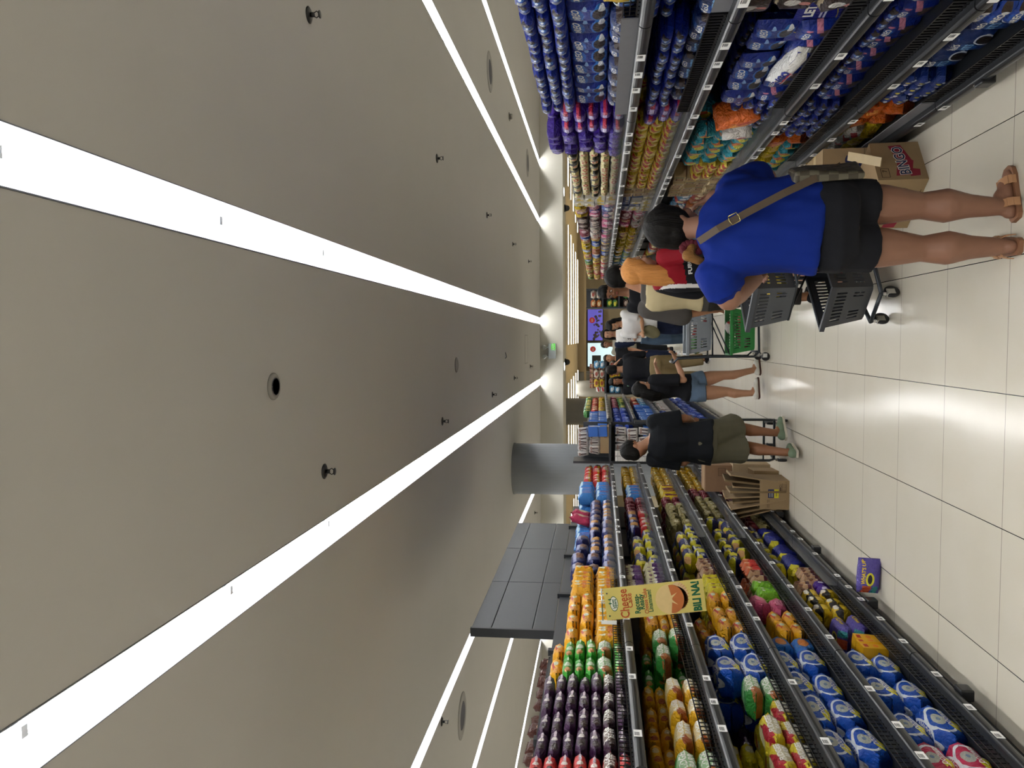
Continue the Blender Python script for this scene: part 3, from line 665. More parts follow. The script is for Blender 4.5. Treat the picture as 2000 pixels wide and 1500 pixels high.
# left run, second shelf
block(-1, 1, 2.9, 3.23, ['GF', 'GF'], 1, .05); block(-1, 1, 2.9, 3.23, ['GR', 'GR', 'GR', 'GR'], 2, .22)
block(-1, 1, 3.23, 4.10, ['YF', 'YF'], 1, .05, skip=.06); block(-1, 1, 3.31, 4.10, ['YK', 'YK', 'YK', 'YK'], 2, .22, back_layers=['YF', 'YF', 'YK'])
block(-1, 1, 4.10, 4.54, ['GF', 'GF'], 2, .05, skip=.1, back_layers=['GR']*4)
block(-1, 1, 4.54, 5.28, ['YK', 'YK', 'YC'], 3, .05)
block(-1, 1, 5.30, 5.88, ['PC', 'PC'], 2, .06, back_layers=['PX', 'PX'])
block(-1, 1, 5.92, 7.03, ['NB', 'NY'], 2, .06, skip=.1)
block(-1, 1, 7.03, 7.69, ['RY', 'NO'], 2, .06); block(-1, 1, 7.69, 8.43, ['RE', 'RE'], 2, .07)
block(-1, 1, 8.49, 9.12, ['BR'], 2, .06); block(-1, 1, 9.19, 10.48, ['YE', 'YE'], 2, .07)
# left run, third shelf
block(-1, 2, 2.9, 3.70, ['YRF', 'YRF'], 1, .05, skip=.04); block(-1, 2, 2.9, 3.76, ['YR', 'YR'], 1, .19, skip=.03); block(-1, 2, 2.9, 3.76, ['YR', 'YR', 'YR', 'YR'], 2, .33, skip=.03)
block(-1, 2, 3.71, 3.90, ['GF', 'GF'], 1, .05); block(-1, 2, 3.56, 4.10, ['PU', 'PU', 'PU'], 1, .36)
block(-1, 2, 3.92, 4.54, ['BD', 'BD'], 2, .06, skip=.08, yaw=6)
block(-1, 2, 4.54, 5.26, ['YC', 'YC'], 3, .06, yaw=7, back_layers=['YC']*3)
block(-1, 2, 5.28, 5.70, ['YS'], 4, .06); block(-1, 2, 5.71, 6.10, ['BC'], 3, .06)
block(-1, 2, 6.13, 7.30, ['NB', 'NY'], 2, .07, skip=.08, yaw=6)
block(-1, 2, 7.35, 8.13, ['GO', 'GO'], 3, .07, yaw=8); block(-1, 2, 8.15, 8.49, ['RE', 'RE'], 3, .07)
block(-1, 2, 8.52, 9.12, ['YB'], 2, .07); block(-1, 2, 9.15, 10.48, ['YE', 'YE'], 2, .07, yaw=9)
# left run, fourth shelf
block(-1, 3, 2.9, 3.22, ['PD', 'PD'], 2, .1, back_layers=['PD', 'PD'], yaw=6)
block(-1, 3, 3.23, 4.40, ['BD', 'BD'], 2, .09, yaw=6, skip=.03)
block(-1, 3, 4.40, 4.56, ['BO', 'BO'], 1, .08); block(-1, 3, 4.57, 4.96, ['YC', 'YC'], 2, .07, yaw=7)
block(-1, 3, 4.97, 5.26, ['PK', 'PK'], 2, .07); block(-1, 3, 5.27, 5.57, ['GS'], 3, .06)
block(-1, 3, 5.58, 5.75, ['BC'], 3, .06); block(-1, 3, 5.77, 6.03, ['OP'], 3, .06)
block(-1, 3, 6.05, 7.58, ['NY', 'NB'], 2, .07, yaw=7, skip=.08)
block(-1, 3, 7.62, 8.49, ['GO', 'GO'], 3, .07, yaw=8); block(-1, 3, 8.52, 8.96, ['RE', 'RE'], 3, .07); block(-1, 3, 8.99, 10.48, ['YE', 'YE'], 3, .07, yaw=9)
# left run, bottom shelf
block(-1, 4, 2.9, 3.38, ['PD', 'PD'], 2, .07, yaw=6); block(-1, 4, 3.39, 4.37, ['BD', 'BD'], 2, .07, yaw=6)
block(-1, 4, 4.38, 4.58, ['YX'], 3, .06, gap=.98); block(-1, 4, 4.59, 4.96, ['PM', 'PM'], 2, .07)
block(-1, 4, 4.97, 5.37, ['BY', 'BY'], 3, .06); block(-1, 4, 5.38, 5.57, ['PX', 'BC'], 3, .06)
block(-1, 4, 5.58, 5.89, ['BC'], 4, .06); block(-1, 4, 5.91, 5.98, ['YS'], 3, .1)
block(-1, 4, 6.01, 7.28, ['NV', 'NY'], 2, .07, yaw=8); block(-1, 4, 7.28, 10.48, ['GO', 'RE'], 2, .1)
# right run, top shelf
block(1, 0, 2.62, 4.13, ['OB', 'OF', 'OE', 'OE', 'OE'], 1, .04, step=.004); block(1, 0, 2.62, 4.13, ['OE']*7, 1, .24)
block(1, 0, 4.13, 4.56, ['PV']*5, 2, .05); block(1, 0, 4.56, 5.08, ['PW']*5, 2, .05, yaw=14, tilt=6)
block(1, 0, 5.08, 6.52, ['CR', 'CR', ('CR', 'CB'), 'CR', ('CB', 'CR')], 2, .05, yaw=8)
block(1, 0, 6.55, 7.02, ['GW']*4, 1, .06)
block(1, 0, 7.02, 7.83, [('X0', 'X4', 'X3'), ('X0', 'X4', 'X9'), ('X0', 'X6', 'X2')], 1, .08)
block(1, 0, 7.83, 9.43, [('X1', 'X4', 'X9'), ('X1', 'X1', 'X8'), ('X1', 'X0', 'X1')], 1, .08)
block(1, 0, 9.43, 12.20, [('X3', 'X2', 'X1'), ('X2', 'X3', 'X10'), ('X2', 'X5', 'X3')], 1, .08)
block(1, 0, 12.20, 15.9, [('X5', 'X0', 'X8'), ('X5', 'X5', 'X2'), ('X2', 'X10', 'X7')], 1, .08)
# right run, second shelf
block(1, 1, 2.62, 3.11, ['OG', 'OE', 'OE'], 1, .1, yaw=2); block(1, 1, 2.62, 3.11, ['OB'], 1, .04, skip=.4)
block(1, 1, 3.11, 4.08, ['OB', 'OE', 'OE'], 1, .04, skip=.04); block(1, 1, 3.11, 4.08, ['OF', 'OE', 'OE'], 1, .17)
block(1, 1, 4.09, 4.38, ['PV', 'PV', 'PV'], 1, .05); block(1, 1, 4.11, 5.08, ['YP']*3, 1, .22)
block(1, 1, 4.38, 6.29, ['YP', 'YP', 'YP'], 2, .05, yaw=9); block(1, 1, 6.31, 6.59, ['TN', 'TN', 'TN'], 2, .06)
block(1, 1, 6.59, 7.34, ['GW', ('GW', 'BG'), 'BG'], 2, .06, gap=1); block(1, 1, 7.34, 8.68, [('X0', 'X9', 'X8'), ('X0', 'X9', 'X5'), ('X0', 'X8', 'X9')], 1, .08)
block(1, 1, 8.68, 10.70, [('X2', 'YE'), ('X2', 'YE')], 2, .06, yaw=12); block(1, 1, 10.70, 15.9, [('X6', 'X3', 'X7'), ('X7', 'X2', 'X6')], 1, .08)
# right run, third shelf
block(1, 2, 2.68, 2.98, ['BN', 'BN', 'BN'], 2, .05, yaw=12, tilt=5)
block(1, 2, 2.99, 3.43, ['OK', 'OF'], 1, .3); block(1, 2, 3.13, 4.08, ['OK', 'OF'], 1, .06, skip=.05); block(1, 2, 3.43, 4.08, ['OE']*5, 1, .2)
block(1, 2, 4.08, 4.64, ['OE']*4, 2, .06); block(1, 2, 4.65, 5.50, ['TL', 'TL', 'TL'], 2, .06, yaw=14)
block(1, 2, 5.52, 5.97, ['YP']*3, 2, .06); block(1, 2, 5.97, 6.64, ['TN']*4, 1, .06); block(1, 2, 6.64, 15.9, [('X5', 'X0', 'X10'), ('X5', 'X6', 'X2')], 1, .08)
# right run, fourth shelf
block(1, 3, 2.62, 2.93, ['OK', 'OE', 'OE'], 1, .06); block(1, 3, 2.62, 2.93, ['OF', 'OE', 'OE'], 1, .2)
block(1, 3, 2.93, 4.25, ['OK', 'OE'], 1, .06, skip=.03); block(1, 3, 2.93, 4.25, ['OF', 'OE', 'OE'], 1, .2)
block(1, 3, 4.25, 4.83, ['OE']*4, 2, .06); block(1, 3, 4.83, 5.08, ['OR', 'OR'], 2, .06, yaw=12); block(1, 3, 5.08, 6.64, ['TL', 'YL'], 2, .06, yaw=14); block(1, 3, 6.64, 15.9, [('X2', 'X6', 'X3'), ('X2', 'X5')], 1, .08)
# right run, bottom shelf
block(1, 4, 2.62, 2.82, ['OX'], 2, .06); block(1, 4, 2.83, 3.19, ['OL']*4, 3, .05, yaw=6)
block(1, 4, 3.19, 3.84, ['OD'], 2, .09, yaw=5); block(1, 4, 3.84, 4.25, ['OW', 'OW', 'OW'], 2, .06)
block(1, 4, 4.25, 4.72, ['OR', 'OR'], 2, .06, yaw=14); block(1, 4, 4.72, 9, ['YL', 'WR', ('YL', 'WR')], 2, .06, yaw=12)

# ---------------------------------------------------------------- people
V = Vector
UPV = V((0, 0, 1))
def ell(mb, c, r, rot=None, sub=2):
    q = bmesh.ops.create_icosphere(mb.bm, subdivisions=sub, radius=1)
    m = Matrix.Translation(c) @ (rot.to_4x4() if rot else Matrix()) @ Matrix.Diagonal((r[0], r[1], r[2], 1))
    bmesh.ops.transform(mb.bm, matrix=m, verts=q['verts'])
def limb(mb, pts, rad, n=12):
    if len(pts) > 1: mb.tube(pts, rad, n)
    for p, r in zip(pts, rad): ell(mb, p, (r, r, r))
def frame(side, fwd):
    u = side.cross(fwd).normalized(); return Matrix((side, fwd, u)).transposed()
def sect(mb, secs, n=24, sq=2.4):
    """loft of (centre, half width, half depth, side vector, forward vector)"""
    rings = []
    for c, hw, hd, s, f in secs:
        ring = []
        for k in range(n):
            a = 2*PI*k/n; cc, ss = math.cos(a), math.sin(a); q = (abs(cc)**sq+abs(ss)**sq)**(-1/sq)
            ring.append(V(c) + s*(hw*cc*q) + f*(hd*ss*q))
        rings.append(ring)
    mb.loft(rings)
def remesh(name, mb, mat, vox, base, parent=None, smooth=6, fold=0, fscale=9, fdir=(1, 1, .35), seed=0, factor=.5):
    o = mb.build(name, mat, None)
    r = o.modifiers.new('r', 'REMESH'); r.mode = 'VOXEL'; r.voxel_size = vox
    if smooth:
        s = o.modifiers.new('s', 'SMOOTH'); s.iterations = smooth; s.factor = factor
    evaluated(o); me = o.data
    if fold:
        nrm = [v.normal.copy() for v in me.vertices]; off = V((seed*5.1, seed*2.3, 0))
        for v, nn in zip(me.vertices, nrm):
            p = V((v.co.x*fdir[0], v.co.y*fdir[1], v.co.z*fdir[2]))*fscale + off
            v.co += nn*(fold*(noise.noise(p) + .5*noise.noise(p*2.3)))
    me.transform(Matrix.Translation(-V(base)))
    for p in me.polygons: p.use_smooth = True
    if parent: o.parent = parent
    else: o.location = base
    return o
def ik(a, b, l1, l2, pole):
    d = b-a; L = min(d.length, (l1+l2)*.999); d.normalize()
    x = (l1*l1-l2*l2+L*L)/(2*L); h = math.sqrt(max(0, l1*l1-x*x))
    p = V(pole); p = (p-d*p.dot(d)).normalized()
    return a+d*x+p*h, a+d*L
SKIN = {}
def skin(col):
    if col not in SKIN: SKIN[col] = M('skin_'+col[1:], col, .5, vary=.07, scale=25, spec=.35, bump=.04, bscale=300)
    return SKIN[col]
def cloth(nm, col, rough=.85, bump=.15): return M('cloth_'+nm, col, rough, vary=.07, scale=16, spec=.2, bump=bump, bscale=380)
def hairm(nm, col): return M('hair_'+nm, col, .6, vary=.22, scale=26, bump=.5, bscale=60, stretch=(3, 3, .35), spec=.2)
m_eye = M('eye_white', '#e6e2da', .25, vary=.02); m_iris = M('iris', '#22150f', .2); m_lip = M('lip', '#a5584f', .45); m_brow = M('brow', '#1d1512', .7)

def hand(mb, w, d, side, nrm, s=1, curl=.5, thumb=1):
    """palm, four fingers and a thumb; d = pointing direction, nrm = palm side, side = towards the thumb"""
    d, nrm = d.normalized(), nrm.normalized(); side = side.normalized()
    rot = Matrix((side, d, nrm)).transposed()
    ell(mb, w + d*.045*s, (.04*s, .052*s, .016*s), rot); ell(mb, w + d*.01*s, (.027*s, .03*s, .018*s), rot)
    for i, (o, L) in enumerate(((.028, .068), (.0095, .078), (-.0095, .072), (-.028, .056))):
        p = w + d*.085*s + side*o*s; pts = [p - d*.02*s]; ang = 0
        pts.append(p)
        for seg, f in enumerate((.42, .33, .25)):
            ang += curl*(.75 + .12*i)*(1.1 if seg else .8)
            dd = d*math.cos(ang) + nrm*math.sin(ang) + side*(o*1.6)
            p = p + dd.normalized()*L*f*s; pts.append(p)
        limb(mb, pts, [.0088*s, .0088*s, .008*s, .0074*s, .0062*s], 8)
    p = w + d*.025*s + side*.03*s
    a = p + (side*.75 + d*.6 + nrm*.25).normalized()*.034*s; b = a + (side*.15*thumb + d*.9 + nrm*.45*curl*2).normalized()*.03*s; c = b + (d*.9 + nrm*.8*curl - side*.2).normalized()*.022*s
    limb(mb, [p, a, b, c], [.013*s, .0105*s, .009*s, .007*s], 8)

def head_parts(mb, R, c, s):
    def e(x, y, z, rx, ry, rz): ell(mb, c + R @ V((x*s, y*s, z*s)), (rx*s, ry*s, rz*s), R, 3)
    e(0, -.008, .03, .076, .096, .094); e(0, .022, -.04, .06, .066, .074); e(0, .058, -.094, .024, .024, .02)
    e(0, .098, -.022, .014, .02, .014); e(0, .09, .0, .009, .014, .03); e(.011, .09, -.028, .009, .011, .008); e(-.011, .09, -.028, .009, .011, .008)
    e(0, .079, -.058, .024, .016, .009); e(0, .077, -.069, .02, .016, .008)
    e(0, .076, .026, .05, .016, .013); e(.036, .056, -.028, .028, .03, .026); e(-.036, .056, -.028, .028, .03, .026)
    for q in (1, -1): e(q*.078, -.004, -.008, .01, .022, .031); e(q*.074, .0, -.012, .014, .012, .02)
def face_parts(R, c, s, base, parent, lips=True, simple=False):
    def at(x, y, z): return c + R @ V((x*s, y*s, z*s)) - V(base)
    for q in (1, -1):
        mb = MB(); ell(mb, at(q*.031, .079, .006), (.0125*s, .009*s, .0075*s), R); e = mb.build('eye', m_eye, parent, True)
        mb = MB(); ell(mb, at(q*.031, .0862, .006), (.0062*s, .003*s, .0066*s), R); mb.build('iris', m_iris, e, True)
        mb = MB(); mb.tube([at(q*.014, .092, .026), at(q*.032, .0905, .032), at(q*.05, .078, .026)], [.0035*s, .0045*s, .002*s], 6); mb.build('eyebrow', m_brow, parent, True)
    mb = MB(); ell(mb, at(0, .0925, -.0585), (.02*s, .0055*s, .0055*s), R); ell(mb, at(0, .0905, -.0675), (.017*s, .0055*s, .006*s), R); mb.build('lips', m_lip, parent, True)

def human(label, base, a, H=1.6, lean=0, tilt=0, arms=None, legs=None, head=(0, 0, 0), fat=1, J=None, col='#b98a68', vox=.011, top=None, bottom=None, shoes=None, hair=None, legr=None, secs=None, armr=1, hands=None, face=True, feet=None, group=None, hscale=1, headc=None, voxc=None):
    """one person: body mesh with hair and clothing children.  a = heading in degrees (0 = down the aisle, 90 = to the right)"""
    a = math.radians(a); f = V((math.sin(a), math.cos(a), 0)); r = V((math.cos(a), -math.sin(a), 0)); B = V((base[0], base[1], 0))
    L = math.radians(lean); T = math.radians(tilt)
    up = (UPV*math.cos(L) + f*math.sin(L)); up = (up*math.cos(T) + r*math.sin(T)).normalized(); fu = r.cross(up)*-1
    fu = up.cross(r).normalized()
    pel = B + UPV*.5*H
    def sp(h, rr=0, ff=0): return pel + up*(h-.5)*H + r*rr*H + fu*ff*H
    P = dict(pelvis=pel, waist=sp(.62), chest=sp(.725), neck=sp(.838), head=sp(.93, 0, .012), shR=sp(.805, .112), shL=sp(.805, -.112),
             hipR=pel + r*.05*H, hipL=pel - r*.05*H)
    legs = legs or {}
    for s, q in (('R', 1), ('L', -1)):
        an = legs.get(s, (.055*q, 0, .047)); P['an'+s] = B + r*an[0]*H + f*an[1]*H + UPV*an[2]*H
    for k, v in (J or {}).items():
        P[k] = V(v)
    arms = arms or {}
    for s, q in (('R', 1), ('L', -1)):
        if 'kn'+s not in (J or {}): P['kn'+s], P['an'+s] = ik(P['hip'+s], P['an'+s], .238*H, .232*H, f + r*.1*q)
        if 'el'+s not in (J or {}):
            w = arms.get(s, (.03*q, .03, -.31, -1)); pole = (r*q*.5 - f) if len(w) < 5 else r*w[4][0] + f*w[4][1] + UPV*w[4][2]
            tgt = P['wr'+s] if 'wr'+s in (J or {}) else P['sh'+s] + r*w[0]*H + f*w[1]*H + UPV*w[2]*H
            P['el'+s], P['wr'+s] = ik(P['sh'+s], tgt, .17*H, .145*H, pole)
    sx = (P['shR']-P['shL']).normalized(); hx = (P['hipR']-P['hipL']).normalized()
    def fw(side, ax): return ax.cross(side).normalized()
    spine = (P['neck']-P['pelvis']).normalized()
    if secs is None:
        secs = [('pelvis', -.035, .078, .06), ('pelvis', .0, .098, .072), ('pelvis', .045, .092, .068), ('waist', 0, .076, .058), ('chest', -.03, .083, .064), ('chest', .02, .094, .066), ('neck', -.05, .1, .056), ('neck', -.02, .07, .045), ('neck', 0, .04, .036)]
        secs = [(n, dz*H, w*H*fat, d*H*fat) for n, dz, w, d in secs]
    S = []
    for n, dz, w, d in secs:
        side = {'pelvis': hx, 'waist': (hx+sx).normalized(), 'chest': sx, 'neck': sx}[n]
        S.append((P[n] + spine*dz, w, d, side, fw(side, spine)))
    mb = MB(); sect(mb, S)
    # head and neck
    hy, hp, hr = [math.radians(x) for x in head]
    R = Matrix.Rotation(-a - hy, 3, 'Z') @ Matrix.Rotation(hr, 3, 'Y') @ Matrix.Rotation(hp, 3, 'X')
    s = H*.136/.225*hscale; hc = V(headc) if headc else P['head']
    limb(mb, [P['neck'] - spine*.02*H, (P['neck']+hc)/2 - R @ V((0, .02, 0))*s, hc + R @ V((0, -.02, -.03))*s], [.036*H, .031*H, .036*H])
    head_parts(mb, R, hc, s)
    ar = [.031*H*armr, .029*H*armr, .025*H*armr, .024*H*armr, .016*H*armr]
    for q in 'RL':
        sh, el, wr = P['sh'+q], P['el'+q], P['wr'+q]
        limb(mb, [sh, sh.lerp(el, .5), el, el.lerp(wr, .3), wr], ar)
        sg = 1 if q == 'R' else -1
        h = (hands or {}).get(q, {}); d = V(h.get('d', (wr-el).normalized()*1)); side = V(h.get('side', f)); side = (side - d*side.dot(d)/d.length_squared)
        if side.length < .05: side = UPV - d*UPV.dot(d)/d.length_squared
        nrm = V(h.get('n', d.cross(side)*(sg)))
        hand(mb, wr, d, side, nrm, H/1.65, h.get('curl', .4))
    lr = legr or [.053*H*fat, .051*H*fat, .036*H*(fat+1)/2, .034*H*(fat+1)/2, .022*H]
    for q in 'RL':
        hp_, kn, an = P['hip'+q], P['kn'+q], P['an'+q]
        back = -f
        limb(mb, [hp_, hp_.lerp(kn, .55), kn, kn.lerp(an, .3) + back*.012*H, kn.lerp(an, .6)+back*.006*H, an], [lr[0], lr[1], lr[2], lr[3], (lr[3]+lr[4])/2*.92, lr[4]])
        fd = V((feet or {}).get(q, tuple(f + r*.12*(1 if q == 'R' else -1)))).normalized(); fs = UPV.cross(fd).normalized()
        rot = Matrix((fs, fd, UPV)).transposed(); g = V((an.x, an.y, 0)); lift = max(0, an.z - .05*H)
        g.z = lift
        ell(mb, g - fd*.012*H + UPV*.022*H, (.02*H, .026*H, .022*H), rot); ell(mb, g + fd*.04*H + UPV*.024*H, (.022*H, .05*H, .022*H), rot); ell(mb, g + fd*.085*H + UPV*.012*H, (.027*H, .03*H, .012*H), rot)
        ell(mb, g + fd*.02*H + UPV*.04*H, (.02*H, .035*H, .02*H), rot)
    base3 = tuple(B)
    body = remesh('person', mb, skin(col), vox, base3, None, 5)
    tag(body, label, 'person', group)
    if face: face_parts(R, hc, s, base3, body)
    vc = voxc or vox*1.1
    def fnp(o, fn, mats):
        for m in mats: o.data.materials.append(m)
        for p in o.data.polygons: p.material_index = fn(V(p.center) + B)
    ctx = dict(P=P, S=S, R=R, hc=hc, s=s, base=base3, body=body, H=H, r=r, f=f, spine=spine, paint=fnp, vc=vc, lr=lr, ar=ar, sx=sx, up=up)
    if bottom: garment_bottom(ctx, **bottom)
    if top: garment_top(ctx, **top)
    if shoes: footwear(ctx, feet, **shoes)
    if hair: hairdo(ctx, **hair)
    return ctx
def garment_top(c, mat, name='shirt', sleeve=.62, hem=.0, loose=.02, cuff=None, fold=.006, mats=None, paint=None, flare=1.0, open_neck=0, sl=0):
    """hem: distance along the spine from the pelvis where the shirt ends"""
    P, S, H = c['P'], c['S'], c['H']; mb = MB(); sp = c['spine']; L2 = []
    low = P['pelvis'] + sp*hem
    for ce, w, d, s, f in S:
        if (V(ce)-low).dot(sp) < -.001: continue
        k = max(0, 1 - (V(ce)-low).dot(sp)/(.25*H)); g = 1 + (flare-1)*k
        L2.append((ce, (w+loose)*g, (d+loose)*g, s, f))
    # section exactly at the hem
    first = L2[0]; L2.insert(0, (low, first[1]*flare**.2, first[2]*flare**.2, first[3], first[4]))
    last = L2[-1]; L2[-1] = (V(last[0]) + sp*.005, last[1]*.98 - open_neck, last[2]*.98-open_neck, last[3], last[4])
    sect(mb, L2)
    for q in 'RL':
        sh, el, wr = P['sh'+q], P['el'+q], P['wr'+q]; a0 = c['ar'][0]+loose*.9+sl*.4
        if sleeve <= 1:
            e = sh.lerp(el, sleeve); limb(mb, [sh - (el-sh)*.05, sh.lerp(e, .5)], [a0, a0*1.06]); mb.tube([sh, sh.lerp(e, .5), e], [a0, a0*1.05, a0*1.07+sl], 14)
        else:
            e = el.lerp(wr, sleeve-1); a1 = c['ar'][2]+loose*.8+sl
            limb(mb, [sh, sh.lerp(el, .5), el], [a0, a0, a1]); mb.tube([el, e], [a1, c['ar'][4]+loose*.7+sl*1.3], 14)
        ell(mb, sh - sp*.012*H, (a0*1.04,)*3)
    o = remesh(name, mb, mat, c['vc'], c['base'], c['body'], 5, fold, 8, (1, 1, .45), len(_mats))
    if paint: c['paint'](o, paint, mats)
    c['shirt'] = o; return o
def garment_bottom(c, mat, name='shorts', length=.6, loose=.018, hi=.075, fold=.005, cuff=0, mats=None, paint=None, wide=1.0):
    """length: 0 hip, 1 knee, 2 ankle"""
    P, S, H = c['P'], c['S'], c['H']; sp = c['spine']; mb = MB(); L2 = []
    top = P['pelvis'] + sp*hi*H
    for ce, w, d, s, f in S:
        if (V(ce)-top).dot(sp) > 0: break
        L2.append((ce, w+loose, d+loose, s, f))
    L2.append((top, L2[-1][1]-.004, L2[-1][2]-.004, L2[-1][3], L2[-1][4])); sect(mb, L2)
    for q in 'RL':
        h, k, a = P['hip'+q], P['kn'+q], P['an'+q]; lr = c['lr']
        if length <= 1:
            e = h.lerp(k, length); limb(mb, [h], [lr[0]+loose]); mb.tube([h, h.lerp(e, .5), e], [lr[0]+loose, lr[0]*.98+loose*1.1, (lr[1]+loose)*wide+loose*.4], 16)
        else:
            e = k.lerp(a, length-1); back = -c['f']*.008*H
            limb(mb, [h, h.lerp(k, .55), k], [lr[0]+loose, lr[1]+loose, lr[2]+loose]); mb.tube([k, k.lerp(e, .4)+back, e], [lr[2]+loose, lr[3]+loose*1.2, lr[4]+loose*1.5+.008], 14)
    o = remesh(name, mb, mat, c['vc'], c['base'], c['body'], 4, fold, 9, (1, 1, .5), len(_mats)+3)
    if paint: c['paint'](o, paint, mats)
    return o
def footwear(c, feet, mat, sole=None, name='shoe', kind_='shoe', strap=None):
    P, H = c['P'], c['H']; b = V(c['base'])
    for q in 'RL':
        an = P['an'+q]; fd = V((feet or {}).get(q, tuple(c['f'] + c['r']*.12*(1 if q == 'R' else -1)))).normalized(); fs = UPV.cross(fd).normalized()
        rot = Matrix((fs, fd, UPV)).transposed(); g = V((an.x, an.y, max(0, an.z-.05*H)))
        sm = MB(); prof = []
        for t, w in ((-.042, .016), (-.03, .024), (0, .025), (.05, .028), (.085, .031), (.11, .026), (.122, .012)):
            prof.append((t, w))
        out = [(w, t) for t, w in prof] + [(-w, t) for t, w in reversed(prof)]
        hs = .012*H
        sm.loft([[g - b + fs*x*H + fd*y*H + UPV*z for x, y in out] for z in (.0, hs)])
        so = sm.build('shoe_sole' if kind_ == 'shoe' else 'sandal_sole', sole or mat, None)
        if kind_ == 'shoe':
            mb = MB(); ell(mb, g - fd*.014*H + UPV*.026*H, (.027*H, .034*H, .028*H), rot); ell(mb, g + fd*.04*H + UPV*.024*H, (.028*H, .056*H, .026*H), rot); ell(mb, g + fd*.085*H + UPV*.018*H, (.031*H, .036*H, .018*H), rot)
            o = remesh(name, mb, mat, c['vc']*.8, c['base'], c['body'], 3)
        else:
            so.parent = c['body']; so.name = name; w = .032*H
            for t, hgt in ((.07, .03), (.0, .052)):
                mb = MB(); arc = [g - b + fd*t*H + fs*w*math.cos(k*PI/10) + UPV*(hs*.6 + (hgt*H)*math.sin(k*PI/10)) for k in range(11)]
                for p0, p1 in zip(arc, arc[1:]):
                    mb.quad([p0 - fd*.012*H, p1 - fd*.012*H, p1 + fd*.012*H, p0 + fd*.012*H])
                o = mb.build('strap', mat, so)
                sd = o.modifiers.new('s', 'SOLIDIFY'); sd.thickness = .004; evaluated(o)
            continue
        so.parent = o
def hairdo(c, mat, style='short', name='hair', length=.3, tie=None, tail=None, bulge=1.0, vox=None):
    R, hc, s = c['R'], c['hc'], c['s']; mb = MB()
    def at(x, y, z): return hc + R @ V((x*s, y*s, z*s))
    def e(x, y, z, rx, ry, rz): ell(mb, at(x, y, z), (rx*s, ry*s, rz*s), R, 3)
    if style == 'short':
        e(0, -.02, .048, .083*bulge, .1*bulge, .088*bulge); e(0, -.045, .0, .079, .066, .07); e(0, .03, .085, .062, .05, .034)
    else:
        e(0, -.026, .042, .086*bulge, .1*bulge, .096*bulge); e(0, -.05, -.01, .08, .062, .075); e(0, .025, .088, .064, .05, .034)
        for q in (1, -1): e(q*.066, -.008, .015, .022, .06, .07)
    if style == 'long':
        dn = -UPV; rg = random.Random(11); nq = 17
        for i in range(nq):
            q = -1 + 2*i/(nq-1); aq = q*PI*.62                      # strands fan round the back of the head
            bx_, by_ = math.sin(aq)*.084, -.03 - math.cos(aq)*.062; ln = length*rg.uniform(.78, 1.08); w_ = rg.uniform(-.012, .012)
            p0 = at(bx_*.8, by_*.8, .05); p1 = at(bx_*1.02, by_, -.03); p2 = at(bx_*1.0 + w_, by_*1.05, -.12) + dn*ln*.3; p3 = at(bx_*.88 + w_, by_*1.02, -.12) + dn*ln*.75; p4 = at(bx_*.72 + w_*2, by_, -.12) + dn*ln*1.15
            limb(mb, [p0, p1, p2, p3, p4], [.022*s, .023*s, .02*s, .014*s, .004*s], 8)
    o = remesh(name, mb, mat, vox or c['vc']*.7, c['base'], c['body'], 2 if style == 'long' else 4, .004, 40, (1, 1, .25), 5)
    c['hair'] = o; return o

# ---------------------------------------------------------------- the people in the aisle
m_blk = cloth('black', '#17181c'); m_navy = cloth('navy', '#1b2238'); m_wht = cloth('white', '#d8d6d2'); m_blue = cloth('royal', '#0a2579', .85)
h_blk = hairm('black', '#0d0b09'); h_brn = hairm('brown', '#2d1f17'); h_gld = hairm('golden', '#c98a4c')
# woman in the blue shirt, seen from behind
ctx = human('person in a royal blue shirt and black shorts, back turned, nearest the camera', (.47, 3.52), 4, 1.54, J=dict(
    pelvis=(0.498, 3.520, 0.755), waist=(0.509, 3.540, 0.898), chest=(0.506, 3.580, 1.122), neck=(0.519, 3.620, 1.319), head=(0.533, 3.700, 1.420),
    shR=(0.682, 3.660, 1.153), shL=(0.283, 3.580, 1.245), elR=(0.765, 3.860, 0.984), wrR=(0.694, 3.920, 1.217), elL=(0.187, 3.620, 1.183), wrL=(0.288, 3.840, 1.026),
    hipR=(0.586, 3.520, 0.731), hipL=(0.399, 3.520, 0.728), knR=(0.573, 3.550, 0.383), knL=(0.387, 3.550, 0.375), anR=(0.557, 3.530, 0.070), anL=(0.387, 3.530, 0.053)),
    secs=[('pelvis', -.09, .16, .12), ('pelvis', -.02, .205, .15), ('pelvis', .05, .205, .14), ('waist', 0, .2, .13), ('chest', -.1, .205, .135), ('chest', 0, .205, .135), ('neck', -.08, .185, .11), ('neck', -.03, .11, .08), ('neck', .0, .05, .05)],
    legr=[.1, .087, .058, .075, .038], armr=1.6, head=(62, -22, 8), col='#8e6753', vox=.0075, voxc=.009, hscale=1.1,
    feet={'R': (1, .35, 0), 'L': (.1, 1, 0)}, hands={'R': dict(curl=.5, side=(0, 1, 0)), 'L': dict(curl=.9, side=(0, .2, 1))},
    bottom=dict(mat=cloth('charcoal', '#1b1c21', .9), length=.4, loose=.012, hi=.045, wide=1.08, fold=.006),
    top=dict(mat=m_blue, sleeve=.74, hem=.055, loose=.018, fold=.017, flare=1.06),
    shoes=dict(mat=M('sandal_strap', '#b98a63', .5), sole=M('sandal_sole_tan', '#8d6246', .6), name='sandal', kind_='sandal'),
    hair=dict(mat=h_blk, style='up', bulge=1.03))
b0 = V(ctx['base'])
mb = MB(); p0 = V((0.438, 3.660, 1.351)) - b0
for k in range(14):
    a_ = 2*PI*k/14
    ell(mb, p0 + V((.035*math.cos(a_)*.7 - .02, -.03, .042*math.sin(a_))), (.018, .016, .018))
